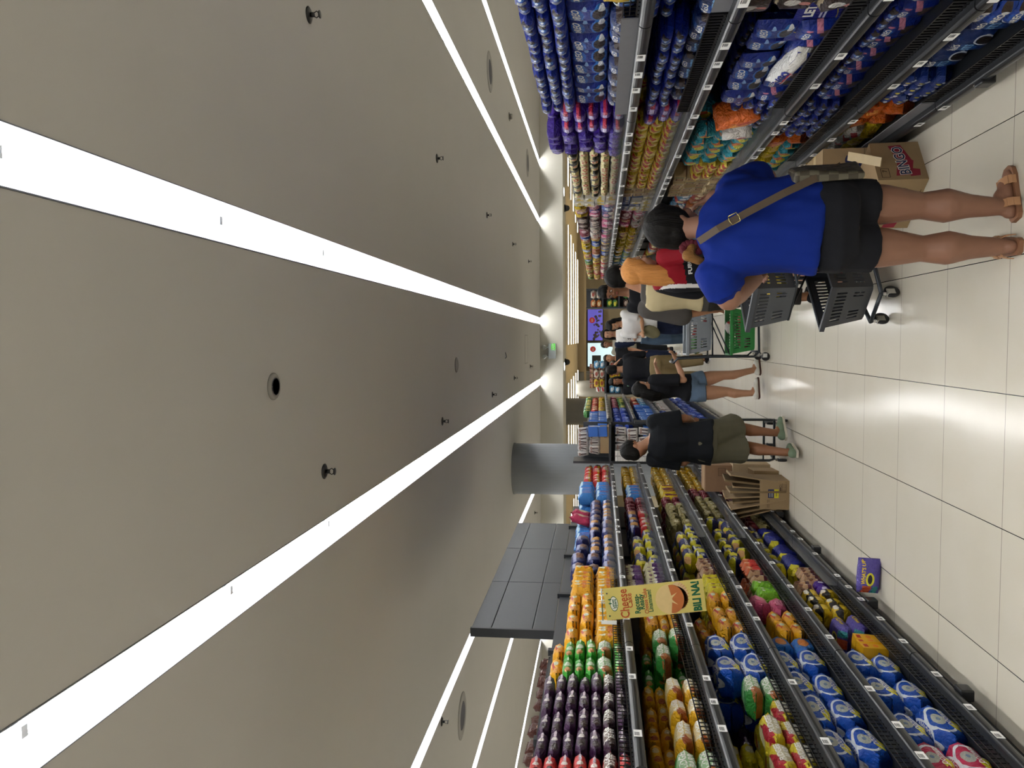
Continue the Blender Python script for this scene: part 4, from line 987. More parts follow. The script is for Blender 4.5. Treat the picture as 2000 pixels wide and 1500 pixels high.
mb.build('scrunchie', M('scrunchie_velvet', '#5a1522', .9, bump=.3, bscale=90), ctx['hair'], True)
mb = MB(); limb(mb, [p0 + V((-.02, -.035, 0)), p0 + V((-.055, -.05, .02)), p0 + V((-.08, -.045, -.03)), p0 + V((-.09, -.03, -.09))], [.024, .028, .02, .006])
o = remesh('ponytail', mb, hairm('honey', '#8a6234'), .007, (0, 0, 0), None, 3, .004, 40, (1, 1, .3)); o.parent = ctx['hair']
# crossbody bag with strap
t = thing('crossbody_bag', 'brown checked crossbody bag on a leather strap across the blue shirt', 'bag', (0.722, 3.500, 0.782))
bb = V(t.location)
m_lea = M('bag_leather', '#4f4030', .5, vary=.1); N = Nodes('bag_check'); tc = N.n('TexCoord'); ck = N.n('TexChecker'); ck.inputs['Scale'].default_value = 26
N.link(tc.outputs['Object'], ck.inputs['Vector']); ck.inputs['Color1'].default_value = lin('#5f5a4a'); ck.inputs['Color2'].default_value = lin('#3f382c'); N.link(ck.outputs['Color'], N.b.inputs['Base Color']); N.b.inputs['Roughness'].default_value = .5; m_chk = N.m
q = [V((0.750, 3.420, 0.656)), V((0.664, 3.360, 0.678)), V((0.661, 3.380, 0.957)), V((0.708, 3.420, 0.948))]
mb = MB(); rings = []
for i in range(5):
    u = i/4; e0 = q[3].lerp(q[0], u); e1 = q[2].lerp(q[1], u); dv = V((.0, .12, 0)); th = .055*(.6+.4*math.sin(PI*min(1, u+.35)))
    nx = V((1, 0, 0)); up_ = (e0-e1); 
    rings.append([e1 - nx*th*.2 - bb, e1 + nx*th*.8 - bb, e0 + dv + nx*th*.8 - bb, e0 + dv - nx*th*.2 - bb])
mb.loft(rings); o = mb.build('bag_body', m_chk, t); bv = o.modifiers.new('b', 'BEVEL'); bv.width = .012; bv.segments = 3; evaluated(o)
ws = [V(x) for x in ((0.427, 3.460, 1.343), (0.471, 3.405, 1.272), (0.537, 3.385, 1.148), (0.610, 3.370, 1.004), (0.667, 3.375, 0.879), (0.689, 3.390, 0.803))]
mb = MB(); wd = V((0.004, 0, .0)); 
for a_, c_ in zip(ws, ws[1:]):
    dd = (c_-a_).normalized(); w_ = dd.cross(V((0, -1, 0))).normalized()*.0155; n_ = V((0, -.004, 0))
    mb.loft([[p - w_ - bb, p + w_ - bb, p + w_ + n_ - bb, p - w_ + n_ - bb] for p in (a_, c_ + dd*.004)])
s_ = mb.build('strap', m_lea, t)
pc = V((0.511, 3.378, 1.204)); dd = (ws[3]-ws[1]).normalized(); w_ = dd.cross(V((0, -1, 0))).normalized()
loop = [pc + dd*x + w_*y - bb for x, y in ((-.018, -.02), (.018, -.02), (.022, 0), (.018, .02), (-.018, .02), (-.022, 0), (-.018, -.02))]
MB().tube(loop, .0028, 8).build('buckle', M('brass', '#b5a878', .25, metal=1), s_, True)
mb = MB(); ell(mb, V((0.673, 3.375, 0.817)) - bb, (.007, .005, .007)); mb.build('stud', M('brass', '#b5a878', .25, metal=1), t, True)
MB().tube([V((0.677, 3.440, 0.936)) - bb, V((0.690, 3.440, 0.841)) - bb, V((0.758, 3.500, 0.740)) - bb], [.004, .006, .003], 8).build('zip_flap', m_lea, t)
# pack in her hand
put('YL', (0.320, 3.860, 1.032), .4, .4, .9, 'yellow and clear snack bag under the arm of the blue shirt', None, 1.3)

# blonde woman in red and black track jacket
m_red = cloth('crimson', '#86101f', .7); m_jb = cloth('jacket_black', '#15161b', .7); m_jw = cloth('jacket_white', '#d9d7d4', .7)
def jpaint(p):
    z = p.z
    lx = p.x - .485
    if lx < -.085 and z < 1.33 - abs(lx+.12)*.9 and lx > -.135 + (1.33-z)*.0: return 2 if lx > -.112 else 1
    if lx < -.112: return 1
    return 1 if z < 1.165 + lx*.25 else 0
ctx = human('person with long golden hair in a crimson, black and white track jacket', (.475, 5.78), 62, 1.62, lean=4, J=dict(head=(0.519, 5.750, 1.478)),
    arms={'L': (-.02, .06, -.28), 'R': (.03, .12, -.2)}, head=(14, -8, 0), col='#c79a82', vox=.008, voxc=.0095,
    bottom=dict(mat=cloth('dark_brown', '#2a2422'), name='shorts', length=.8, loose=.02, wide=1.1), shoes=dict(mat=M('sandal_red', '#8a1f22', .5), sole=M('sandal_red', '#8a1f22', .5), name='sandal', kind_='sandal'),
    top=dict(mat=m_red, name='jacket', sleeve=1.8, hem=.03, loose=.026, fold=.007, mats=[m_jb, m_jw], paint=jpaint, open_neck=.0),
    hair=dict(mat=h_gld, style='long', length=.17, bulge=1.04))
o = ctx['shirt']; tr = BVHTree.FromPolygons([v.co for v in o.data.vertices], [p.vertices for p in o.data.polygons]); bb = V(ctx['base'])
def onshirt(u, w):
    hit = tr.ray_cast(V((u, -1.5, w)), V((0, 1, 0)))[0]; return (u, (hit.y if hit else 0)-.004, w)
MB().text('FUBU', .038, onshirt, .04, .045, 1.13, .12, 1.2).build('lettering', m_jw, o, normals=False)
mb = MB(); mb.tube([onshirt(.02, 1.34), onshirt(.035, 1.352), onshirt(.06, 1.346)], [.004, .006, .002], 6).build('chest_mark', m_jw, o)

# man behind her: cream vest over a grey T-shirt, hair cut short at the sides
m_cream = cloth('cream', '#b9ab86', .85); m_gry = cloth('dark_grey', '#4a4744', .85)
ctx = human('person with dark cropped hair in cream vest over grey T-shirt behind golden hair', (.42, 6.5), 28, 1.7, lean=3, J=dict(head=(0.538, 6.550, 1.590)),
    arms={'L': (-.035, .03, -.305), 'R': (.04, .05, -.29)}, head=(20, -12, 0), col='#a8785a', vox=.01, fat=1.08,
    hands={'L': dict(curl=.35, side=(.5, .6, 0))},
    bottom=dict(mat=cloth('dark_trousers', '#2c2a28'), name='trousers', length=1.9, loose=.018), shoes=dict(mat=m_blk, sole=m_wht),
    top=dict(mat=m_gry, name='shirt', sleeve=1.18, hem=.02, loose=.03, fold=.008, sl=.03), hair=dict(mat=h_blk, style='short', bulge=1.04))
mb = MB(); sp_ = ctx['spine']; S_ = [x for x in ctx['S'] if (V(x[0])-ctx['P']['pelvis']).dot(sp_) > .05]
sect(mb, [(c_, w_+.034, d_+.038, s__, f__) for c_, w_, d_, s__, f__ in S_[:-1]]); remesh('vest', mb, m_cream, .011, ctx['base'], ctx['body'], 4, .006)

# dark head further along by the right shelf
human('person with short dark hair looking down beyond the cream vest', (.6, 9.6), 200, 1.7, lean=8, head=(0, -25, 0), J=dict(head=(0.583, 9.500, 1.662)), col='#8d6248', vox=.014,
      bottom=dict(mat=m_blk, name='trousers', length=1.9), top=dict(mat=m_blk, sleeve=.6, hem=.02), shoes=dict(mat=m_blk), hair=dict(mat=h_blk, style='short'))
# woman in white T-shirt with sling pouch
ctx = human('person with dark long hair in a white T-shirt, head bowed, olive pouch at the waist', (.29, 13.4), 210, 1.66, lean=6, head=(-5, -35, 0), arms={'R': (-.08, .16, -.16), 'L': (.1, .15, -.17)}, col='#b58766', vox=.014, fat=1.05,
      bottom=dict(mat=m_navy, name='trousers', length=1.9), top=dict(mat=m_wht, sleeve=.75, hem=-.02, loose=.035, flare=1.1), shoes=dict(mat=m_blk), hair=dict(mat=h_blk, style='long', length=.2))
mb = MB(); ell(mb, (0.125, 13.200, 0.901), (.11, .07, .16), Matrix.Rotation(.35, 3, 'Y')); tag(mb.build('sling_pouch', cloth('olive', '#7d775a'), None, True), 'olive sling pouch hanging at the white T-shirt', 'bag')
# raglan shirt person
def rag(p): return 1 if abs(p.x - .1) > .15 else 0
ctx = human('person in white shirt with navy sleeves and blue jeans, hands clasped, near aisle centre', (.1, 14.8), 185, 1.74, head=(0, -10, 0), arms={'R': (-.1, .13, -.17), 'L': (.1, .14, -.17)}, col='#b88c70', vox=.015,
      bottom=dict(mat=cloth('denim', '#4a5c70'), name='jeans', length=1.9, loose=.03), top=dict(mat=m_wht, sleeve=.95, hem=.0, loose=.03, mats=[m_navy], paint=rag), shoes=dict(mat=m_wht), hair=dict(mat=h_blk, style='long', length=.12))
o = ctx['shirt']
MB().text('More', .075, lambda u, w: (u, -.168, w), .03, 0, 1.3).text('SAND', .08, lambda u, w: (u, -.168, w), .03, 0, 1.215).build('lettering', m_ink, o, normals=False)
# person in the grey-tan T-shirt with a black strap
ctx = human('person in grey and tan T-shirt with black chest strap, walking behind raglan shirt', (-.13, 19.2), 180, 1.73, arms={'R': (-.02, .12, -.2), 'L': (.02, .05, -.3)}, col='#7d5640', vox=.018, legs={'R': (.06, .1, .05), 'L': (-.06, -.1, .05)},
      bottom=dict(mat=m_blk, name='trousers', length=1.9, loose=.03), top=dict(mat=cloth('tan_grey', '#8f8a7c'), sleeve=.85, hem=.0, loose=.035), shoes=dict(mat=m_blk), hair=dict(mat=h_blk, style='short'))
mb = MB(); mb.tube([V((-0.218, 18.950, 1.138)), V((0.005, 18.950, 0.717))], .02, 6); tag(mb.build('shoulder_strap', m_blk, None), 'black strap across the grey and tan T-shirt', 'strap')
# boy in black
human('person in black T-shirt facing the camera, eating, left of the tan T-shirt', (-.42, 17.2), 178, 1.68, arms={'R': (-.06, .16, .02), 'L': (.02, .05, -.3)}, col='#a97a5c', vox=.018,
      bottom=dict(mat=m_navy, name='trousers', length=1.9), top=dict(mat=m_blk, sleeve=.7, hem=.0, loose=.03), shoes=dict(mat=m_wht), hair=dict(mat=h_brn, style='short'))
# man in khaki trousers and black shirt
human('person in black long sleeved top and khaki trousers, back turned, behind the left shelf corner', (-.47, 12.6), -18, 1.66, lean=8, arms={'R': (.0, .16, -.2), 'L': (-.03, .14, -.2)}, head=(0, -15, 0), col='#a37658', vox=.013, fat=1.1, legs={'R': (.09, 0, .047), 'L': (-.09, .02, .047)},
      bottom=dict(mat=cloth('khaki', '#81704f', .85), name='trousers', length=1.92, loose=.035), top=dict(mat=m_blk, sleeve=1.1, hem=.03, loose=.03), shoes=dict(mat=m_blk, sole=m_wht), hair=dict(mat=h_blk, style='short'))
# woman in black shirt with green print, facing
ctx = human('person in black T-shirt with green and white print, facing camera, looking at phone', (-.8, 14.6), 178, 1.58, arms={'R': (-.08, .15, -.12), 'L': (.06, .15, -.13)}, head=(0, -18, 0), col='#96694f', vox=.016,
      bottom=dict(mat=m_navy, name='trousers', length=1.9), top=dict(mat=m_blk, sleeve=.75, hem=.0, loose=.03), shoes=dict(mat=m_blk), hair=dict(mat=h_blk, style='long', length=.1))
mb = MB()
for k in range(5): mb.bx(-.08+.034*k, -.06+.034*k, -.172, -.168, 1.18+.02*(k % 2), 1.26)
mb.bx(-.08, .08, -.172, -.168, 1.14, 1.17); mb.build('shirt_print', [M('print_green', '#8fc7a0', .6)], ctx['shirt'])
# woman in black top and denim shorts, pushing the trolley with baskets
ctx = human('person in black top and denim shorts with white shoes pushing trolley with green basket', (-.5, 8.6), 58, 1.46, lean=-5, J=dict(anR=(-0.346, 8.720, 0.052), anL=(-0.593, 8.500, 0.125), wrR=(-0.233, 8.450, 0.950), elR=(-0.444, 8.420, 0.865), head=(-0.553, 8.550, 1.296), pelvis=(-0.539, 8.600, 0.756), hipR=(-0.467, 8.640, 0.707), hipL=(-0.597, 8.540, 0.718), knR=(-0.407, 8.680, 0.413), knL=(-0.580, 8.540, 0.389)),
    arms={'R': (-.05, .17, -.17), 'L': (.05, .2, -.03)}, head=(18, -24, 0), col='#b5876a', vox=.009, voxc=.0095, fat=1.04, legr=[.088, .08, .053, .053, .034], hscale=1.0, feet={'R': (.8, .5, 0), 'L': (.75, .3, 0)},
    bottom=dict(mat=cloth('denim_light', '#5f7288', .9), length=.3, loose=.014, hi=.025), top=dict(mat=m_blk, sleeve=.85, hem=.02, loose=.022),
    shoes=dict(mat=M('shoe_white', '#d6d2c8', .6), sole=M('shoe_sole_brown', '#4a2a20', .6)), hair=dict(mat=h_blk, style='long', length=.12))
p = ctx['P']['shL'].lerp(ctx['P']['elL'], .72) - V(ctx['base'])
mb = MB().box(p + V((-.02, -.075, 0)), (.055, .004, .085)); mb.build('sleeve_patch', m_wht, ctx['shirt'])
# man in black T-shirt and olive shorts, seen from behind
ctx = human('person in black T-shirt and olive shorts with green shoes, back turned, beside left shelf', (-.93, 6.98), 12, 1.585, lean=3, J=dict(anL=(-1.012, 6.950, 0.120), anR=(-0.876, 7.250, 0.143), head=(-1.017, 7.050, 1.452)),
    arms={'R': (-.03, .13, -.22), 'L': (.02, .1, -.27)}, head=(35, -18, 0), col='#8d6146', vox=.0085, voxc=.009, fat=1.12, feet={'R': (.7, .7, 0), 'L': (.15, 1, 0)},
    bottom=dict(mat=cloth('olive_shorts', '#5a5748', .85), length=.86, loose=.028, hi=.07, wide=1.15), top=dict(mat=cloth('black_tee', '#0e1116', .8), sleeve=.85, hem=-.02, loose=.03, fold=.014, flare=1.06),
    shoes=dict(mat=M('shoe_green', '#6d8069', .7), sole=M('shoe_cream', '#c9c4b4', .6)), hair=dict(mat=h_blk, style='short', bulge=1.03))

# ---------------------------------------------------------------- trolleys and baskets
def basket_wall(mb, a, b, c, d, nu, nv, hole):
    """panel with slots: a-b bottom edge, d-c top edge"""
    a, b, c, d = V(a), V(b), V(c), V(d)
    g = [[mb.bm.verts.new(a.lerp(b, i/nu).lerp(d.lerp(c, i/nu), j/nv)) for i in range(nu+1)] for j in range(nv+1)]
    for j in range(nv):
        for i in range(nu):
            if not hole(i, j): mb.bm.faces.new((g[j][i], g[j][i+1], g[j+1][i+1], g[j+1][i]))
def basket(loc, rz, col, label, L=.52, W=.37, h=.25):
    """local y = long way"""
    t = thing('shopping_basket', label, 'shopping basket', loc, rz, None)
    m = M('basket_'+col[1:], col, .42, vary=.05); l0, w0 = L/2-.06, W/2-.05; l1, w1 = L/2-.015, W/2-.015; mb = MB()
    B = [(-w0, -l0, 0), (w0, -l0, 0), (w0, l0, 0), (-w0, l0, 0)]; T_ = [(-w1, -l1, h), (w1, -l1, h), (w1, l1, h), (-w1, l1, h)]
    for k in range(4):
        n = 31 if k % 2 else 23; j = (k+1) % 4
        basket_wall(mb, B[k], B[j], T_[j], T_[k], n, 12, lambda i, q, n=n: i % 2 == 1 and 1 < i < n-2 and (q in (7, 8, 9) or q in (2, 3, 4) and (i < n*.32 or i > n*.68)))
    basket_wall(mb, B[0], B[1], B[2], B[3], 11, 15, lambda i, q: i % 2 == 1 and q % 2 == 1)
    bmesh.ops.remove_doubles(mb.bm, verts=mb.bm.verts[:], dist=1e-5)
    o = mb.build('basket_body', m, t); sd = o.modifiers.new('s', 'SOLIDIFY'); sd.thickness = .005; evaluated(o)
    mb = MB()
    for k in range(4):
        j = (k+1) % 4; mb.tube([T_[k], T_[j]], .009, 6)
    wl = [(w1+.014, l1+.014), (-w1-.014, l1+.014), (-w1-.014, -l1-.014), (w1+.014, -l1-.014)]
    wi = [(w1-.004, l1-.004), (-w1+.004, l1-.004), (-w1+.004, -l1+.004), (w1-.004, -l1+.004)]
    for k in range(4):
        j = (k+1) % 4
        mb.loft([[(x, y, z) for (x, y), z in ((wl[q], h-.022), (wl[q], h+.006), (wi[q], h+.006), (wi[q], h-.022))] for q in (k, j)])
    mb.build('rim', m, t)
    mb = MB(); mb.tube([(-w1, -.12, h+.004), (-w1+.012, -.1, h-.004), (-w1+.012, .1, h-.004), (-w1, .12, h+.004)], .006, 6); mb.build('handle', m, t)
    mb = MB(); mb.lathe([(.0, -.002), (.03, -.002), (.034, .004), (.03, .008)], (0, -l0-.008, .05), 16, 'y'); mb.build('hinge_boss', m, t)
    return t
m_frame = M('trolley_steel', '#3c4147', .4, metal=.5)
def trolley(loc, rz, label, zu=.6, zl=.14):
    t = thing('shopping_trolley', label, 'shopping trolley', loc, rz)
    mb = MB()
    for s in (-1, 1):
        mb.tube([(s*.195, -.31, .99), (s*.195, -.27, .95), (s*.195, -.25, .6), (s*.195, -.25, .16), (s*.19, -.2, .11), (s*.12, .26, .11)], .0125, 8)
        mb.tube([(s*.19, -.25, zu-.012), (s*.15, .2, zu-.012)], .009, 8); mb.tube([(s*.16, -.24, .4), (s*.15, .16, zu-.02)], .007, 6)
    mb.tube([(-.15, .2, zu-.012), (.15, .2, zu-.012)], .009, 8); mb.tube([(-.19, -.25, zu-.012), (.19, -.25, zu-.012)], .009, 8)
    mb.tube([(-.12, .26, .11), (.12, .26, .11)], .0125, 8); mb.tube([(-.19, -.2, .11), (.19, -.2, .11)], .0125, 8); mb.tube([(-.195, -.25, .22), (.195, -.25, .22)], .008, 6)
    mb.build('frame', m_frame, t, smooth=True)
    MB().tube([(-.195, -.31, .99), (.195, -.31, .99)], .016, 10).build('push_handle', m_black, t, smooth=True)
    for x, y in ((-.19, -.23), (.19, -.23), (-.11, .26), (.11, .26)):
        c = MB(); c.cyl((x, y, .1), (x, y, .075), .012, 10); c.bx(x-.016, x-.012, y-.03, y+.012, .03, .078); c.bx(x+.012, x+.016, y-.03, y+.012, .03, .078); c.bx(x-.016, x+.016, y-.022, y+.014, .072, .08)
        cs = c.build('caster', m_chrome, t)
        MB().lathe([(.012, -.011), (.04, -.011), (.045, -.005), (.045, .005), (.04, .011), (.012, .011)], (x, y-.02, .045), 18, 'x').build('wheel', m_black, cs, smooth=True)
    return t
def set_trolley(x, y, rz, lab, cu, cl, lu, ll):
    trolley((x, y, 0), rz, lab)
    for z, c, l in ((.601, cu, lu), (.15, cl, ll)):
        if c: basket((x - math.sin(rz)*.02, y + math.cos(rz)*.02, z), rz, c, l)
set_trolley(.365, 5.05, PI*.75, 'steel trolley carrying two charcoal baskets beside the blue shirt', '#4b4f55', '#3b3e44', 'upper charcoal basket with yellow packs inside, under the bent arm', 'lower empty charcoal basket next to the black shorts')
set_trolley(.06, 8.45, -PI/2, 'steel trolley carrying a grey basket above a green basket', '#7f858d', '#1f7a34', 'light grey shopping basket on the trolley, above the green one', 'green shopping basket low on the trolley')
set_trolley(-.97, 7.72, 0, 'steel trolley in front of person in olive shorts', '#3b4046', None, 'dark basket on trolley in front of the olive shorts', '')
for i, (k, x, y, z, lb) in enumerate((('YL', .33, 5.02, .62, 'yellow bag in the upper charcoal basket, nearer one'), ('YL', .42, 5.12, .62, 'yellow bag in the upper charcoal basket, farther one'), ('X3', .46, 5.0, .62, 'cobalt pouch in the upper charcoal basket'), ('WR', .1, 8.42, .72, 'white bag piled above the light grey basket'), ('WR', .18, 8.5, .62, 'white bag inside the light grey basket'), ('X7', -.08, 8.45, .68, 'green pouch in the light grey basket'), ('X0', .02, 8.5, .17, 'crimson pouch in the green basket'), ('X5', .18, 8.45, .17, 'scarlet pouch in the green basket'), ('WR', .12, 8.36, .34, 'white bag sticking out of the green basket'))):
    put(k, (x, y, z), rnd.uniform(0, 3), rnd.uniform(-.3, .3), rnd.uniform(-.3, .3), lb)

# ---------------------------------------------------------------- cartons
m_card = M('cardboard', '#9c8360', .8, vary=.1, scale=9, bump=.06, bscale=200); m_cardd = M('cardboard_edge', '#7d6746', .85); m_tape = M('parcel_tape', '#b09a6c', .35)
m_print = M('carton_ink', '#4a3524', .7); m_bred = M('carton_red', '#8e1b33', .6); m_bnav = M('carton_navy', '#1b2350', .6); m_byel = M('carton_yellow', '#d9cf2a', .6)
def carton(label, c, ux, uy, h, prints=None, open_top=False, mat=None, loc_z=0, side_prints=None):
    """c = near corner on the floor, ux / uy = edge vectors; prints(mb, front) draws on the front face (c -> c+ux)"""
    c = V(c); c.z = loc_z; ux, uy = V(ux).to_3d(), V(uy).to_3d(); t = thing('carton', label, 'carton', c)
    mb = MB(); B = [V((0, 0, 0)), ux, ux+uy, uy]; up = UPV*h
    if not open_top: mb.loft([B, [p + up for p in B]])
    else:
        n = [(ux.normalized()+uy.normalized())*.006, (-ux.normalized()+uy.normalized())*.006, (-ux.normalized()-uy.normalized())*.006, (ux.normalized()-uy.normalized())*.006]
        I = [p + q for p, q in zip(B, n)]
        mb.loft([[p + UPV*.006 for p in I], [p + up for p in I], [p + up for p in B], B], True)
    mb.build('box', mat or m_card, t)
    if not open_top:
        mid = (uy*.5); e = ux.normalized()*.003; w = uy.normalized()*.025
        mb = MB(); mb.loft([[mid - w - e*0 + up*1.0 + UPV*.0006, mid + w + up + UPV*.0006], [ux + mid - w + up + UPV*.0006, ux + mid + w + up + UPV*.0006]], cap=False, closed=False); mb.build('tape', m_tape, t, normals=False)
    if prints:
        nr = ux.cross(UPV).normalized()
        if nr.dot(uy) > 0: nr = -nr
        uxn = ux.normalized(); mb = MB(); prints(mb, lambda u, v: uxn*u + UPV*v + nr*.0012, lambda u, v, k=2: uxn*u + UPV*v + nr*(.0012+.0006*k), ux.length, h)
        mb.build('printing', [m_print, m_bred, m_bnav, m_byel, INK[1]], t, normals=False)
    if side_prints:
        nr = -ux.normalized(); nr = (nr - uy.normalized()*nr.dot(uy.normalized())).normalized(); uyn = uy.normalized(); mb = MB(); Ls = uy.length
        side_prints(mb, lambda u, v: uyn*(Ls-u) + UPV*v + nr*.0012, lambda u, v, k=2: uyn*(Ls-u) + UPV*v + nr*(.0012+.0006*k), Ls, h)
        mb.build('side_printing', [m_print, m_bred, m_bnav, m_byel, INK[1]], t, normals=False)
    return t
def pr_rect(mb, f, u, v, w, h, mi): mb.mi = mi; mb.quad([f(u, v), f(u+w, v), f(u+w, v+h), f(u, v+h)])
def pr_bingo(mb, f, f2, L, h):
    mb.mi = 1; mb.quad([f(L*.12, h*.3), f(L*.5, h*.2), f(L*.52, h*.52), f(L*.1, h*.62)]); mb.quad([f(L*.48, h*.22), f(L*.92, h*.38), f(L*.9, h*.64), f(L*.5, h*.52)]); mb.quad([f(L*.1, h*.14), f(L*.26, h*.12), f(L*.3, h*.32), f(L*.08, h*.34)])
    mb.mi = 4; mb.text('BINGO', h*.3, lambda u, v: f2(u, v, 1), .06, L*.5, h*.44, .08, L/(h*1.25)); mb.mi = 2; mb.text('BINGO', h*.3, lambda u, v: f2(u, v, 2), .015, L*.5, h*.44, .08, L/(h*1.25))
    pr_rect(mb, f, L*.06, h*.74, L*.24, h*.012, 0); pr_rect(mb, f, L*.06, h*.9, L*.24, h*.012, 0); pr_rect(mb, f, L*.06, h*.74, L*.01, h*.17, 0); pr_rect(mb, f, L*.29, h*.74, L*.01, h*.17, 0)
    mb.mi = 0; mb.text('7', h*.12, f2, .04, L*.22, h*.83)
def pr_side(mb, f, f2, L, h):
    mb.mi = 0
    for r in (.2, .16, .11, .06):
        for k in range(20):
            a0, a1 = 2*PI*k/20, 2*PI*(k+.8)/20
            mb.quad([f(L*.68 + h*r*math.cos(a0), h*.45 + h*r*math.sin(a0)), f(L*.68 + h*(r+.018)*math.cos(a0), h*.45 + h*(r+.018)*math.sin(a0)), f(L*.68 + h*(r+.018)*math.cos(a1), h*.45 + h*(r+.018)*math.sin(a1)), f(L*.68 + h*r*math.cos(a1), h*.45 + h*r*math.sin(a1))])
    mb.text('X 15', h*.12, f2, .03, L*.3, h*.14); pr_rect(mb, f, L*.5, h*.06, L*.3, .003, 0)
    for k in range(6): pr_rect(mb, f, L*(.5+.05*k), h*.06, .003, h*.12, 0)
def pr_s(mb, f, f2, L, h):
    mb.mi = 2; mb.text('S', h*.3, f2, .06, L*.7, h*.6); mb.mi = 0
    for k in range(14):
        a0, a1 = 2*PI*k/14, 2*PI*(k+1)/14; mb.quad([f(L*.45, h*.62), f(L*.45, h*.62), f(L*.45 + .03*math.cos(a1), h*.62 + .03*math.sin(a1)), f(L*.45 + .03*math.cos(a0), h*.62 + .03*math.sin(a0))]) if False else mb.bm.faces.new([mb.bm.verts.new(p) for p in (f(L*.45, h*.62), f(L*.45 + .03*math.cos(a0), h*.62 + .03*math.sin(a0)), f(L*.45 + .03*math.cos(a1), h*.62 + .03*math.sin(a1)))])
    pr_rect(mb, f, 0, h*.5, L, .002, 0)
def pr_lines(mb, f, f2, L, h):
    pr_rect(mb, f, L*.6, h*.25, L*.28, .004, 0); pr_rect(mb, f, L*.6, h*.5, L*.28, .004, 0); pr_rect(mb, f, L*.6, h*.25, .004, h*.25, 0); pr_rect(mb, f, L*.88, h*.25, .004, h*.26, 0)
    for k in range(4): pr_rect(mb, f, L*.64, h*(.3+.05*k), L*.2, .003, 0)
def pr_cracker(mb, f, f2, L, h):
    pr_rect(mb, f, L*.4, h*.52, L*.3, h*.2, 2); pr_rect(mb, f, L*.4, h*.36, L*.3, h*.15, 3)
    mb.mi = 2; mb.text('SkyFlakes', h*.05, f2, .03, L*.55, h*.44); mb.mi = 4
    for k in range(3): pr_rect(mb, f2, L*.43, h*(.56+.05*k), L*.22, .003, 4)
    mb.mi = 0; mb.text('MMC1 9', h*.1, f2, .03, L*.78, h*.3); pr_rect(mb, f, L*.6, h*.1, L*.34, .003, 0); pr_rect(mb, f, L*.6, h*.24, L*.34, .003, 0)
    for k in range(7): pr_rect(mb, f, L*(.6+.055*k), h*.1, .003, h*.14, 0)
    for k in range(2): pr_rect(mb, f, L*.06, h*(.68+.05*k), L*.28, .004, 0)
A = V((.858, 4.424, 0)); ux = V((.234, .159, 0)); uy = V((-.223, .283, 0))
def pr_left(mb, f, f2, L, h):
    pr_side(mb, f, f2, L, h); mb.mi = 1; mb.quad([f(L*.02, h*.3), f(L*.22, h*.24), f(L*.24, h*.5), f(L*.02, h*.56)])
carton('tan carton with red and navy printing, front one beside the sandalled foot', A, ux*1.02, uy, .262, pr_bingo, side_prints=pr_left)
carton('tan carton with purple letter standing behind the red printed carton by right shelf', (.86, 4.73, 0), (.25, .01, 0), (-.01, .34, 0), .47, pr_s)
carton('plain tan carton furthest back against the right shelf', (.84, 5.12, 0), (.26, 0, 0), (0, .3, 0), .42, None)
fl = MB().box((0, 0, 0), (.05, .24, .006), Matrix.Rotation(.5, 3, 'X')); o = fl.build('carton_flap', m_tape, None, loc=(1.0, 4.54, .3)); o.rotation_euler.z = -.4
tag(o, 'loose cardboard strip leaning on the front carton', 'cardboard')
# pile by the left shelf
carton('tan carton with navy and yellow badge holding flattened cartons, left pile', (-1.615, 7.36, 0), (.275, .0, 0), (0, .34, 0), .27, pr_cracker, True)
carton('reddish tan carton stacked high behind the flattened cardboard', (-1.62, 8.2, 0), (.28, .02, 0), (0, .3, 0), .28, pr_lines, loc_z=.381, mat=M('cardboard_red', '#8a6a4e', .8))
carton('pale tan carton on the floor under the reddish carton', (-1.62, 8.16, 0), (.3, .02, 0), (0, .34, 0), .38, pr_lines, mat=M('cardboard_pale', '#a89272', .8))
carton('open tan carton behind the badge carton', (-1.62, 7.76, 0), (.3, .03, 0), (-.02, .32, 0), .24, None, True)
for i in range(9):
    a_ = -.55 + .1*i; w_ = .3 + .05*((i*7) % 3); hh = .46 + .04*((i*5) % 3)
    mb = MB().box((0, 0, hh/2), (.012 + .006*(i % 2), w_, hh)); mb.bx(-.01, .012, -w_/2, w_/2, hh, hh+.012)
    o = mb.build('flattened_carton', [m_card, m_cardd][i % 2], None, loc=(-1.585+.026*i, 7.54, .02)); o.rotation_euler = (-.12 + .03*(i % 3), a_*.55, .06*((i % 3)-1))
    tag(o, 'flattened cardboard sheet leaning in the badge carton, %s from the shelf' % nth(i), 'cardboard', 'flattened cartons')
put('PM', (-1.515, 5.06, .07), 0, PI/2, .05, 'violet cupcake pack fallen on the floor tiles', None, .86)

# ---------------------------------------------------------------- hanging shelf sign
t = thing('shelf_sign', 'pale yellow cheese cake sign hanging out from the left shelf', 'sign', (-1.46, 4.43, 1.755))
m_sg = M('sign_card', '#d8c670', .4, vary=.04, scale=4); W_, H_ = .19, .575; o = MB().bx(-.19, 0, -.0015, .0015, -H_, 0).build('sign_board', m_sg, t); ang = -.135; 
for x in o.data.vertices: pass
o.rotation_euler.y = ang
def sg(u, v, k=1): return (u, -.002-.0004*k, v)
mb = MB(); I_ = [M('sign_green', '#14603f', .5), M('sign_orange', '#b9552b', .5), M('sign_white', '#efece0', .5), M('muffin_brown', '#c2703a', .6), M('muffin_cream', '#e3c68a', .6), M('muffin_pale', '#d9b98c', .6)]
def disc(cx, cy, rx, ry, mi, k, n=28, a0=0, a1=2*PI):
    mb.mi = mi; c = mb.bm.verts.new(sg(cx, cy, k)); vs_ = [mb.bm.verts.new(sg(cx+rx*math.cos(a0+(a1-a0)*q/n), cy+ry*math.sin(a0+(a1-a0)*q/n), k)) for q in range(n+1)]
    for q in range(n): f_ = mb.bm.faces.new((c, vs_[q], vs_[q+1])); f_.material_index = mi
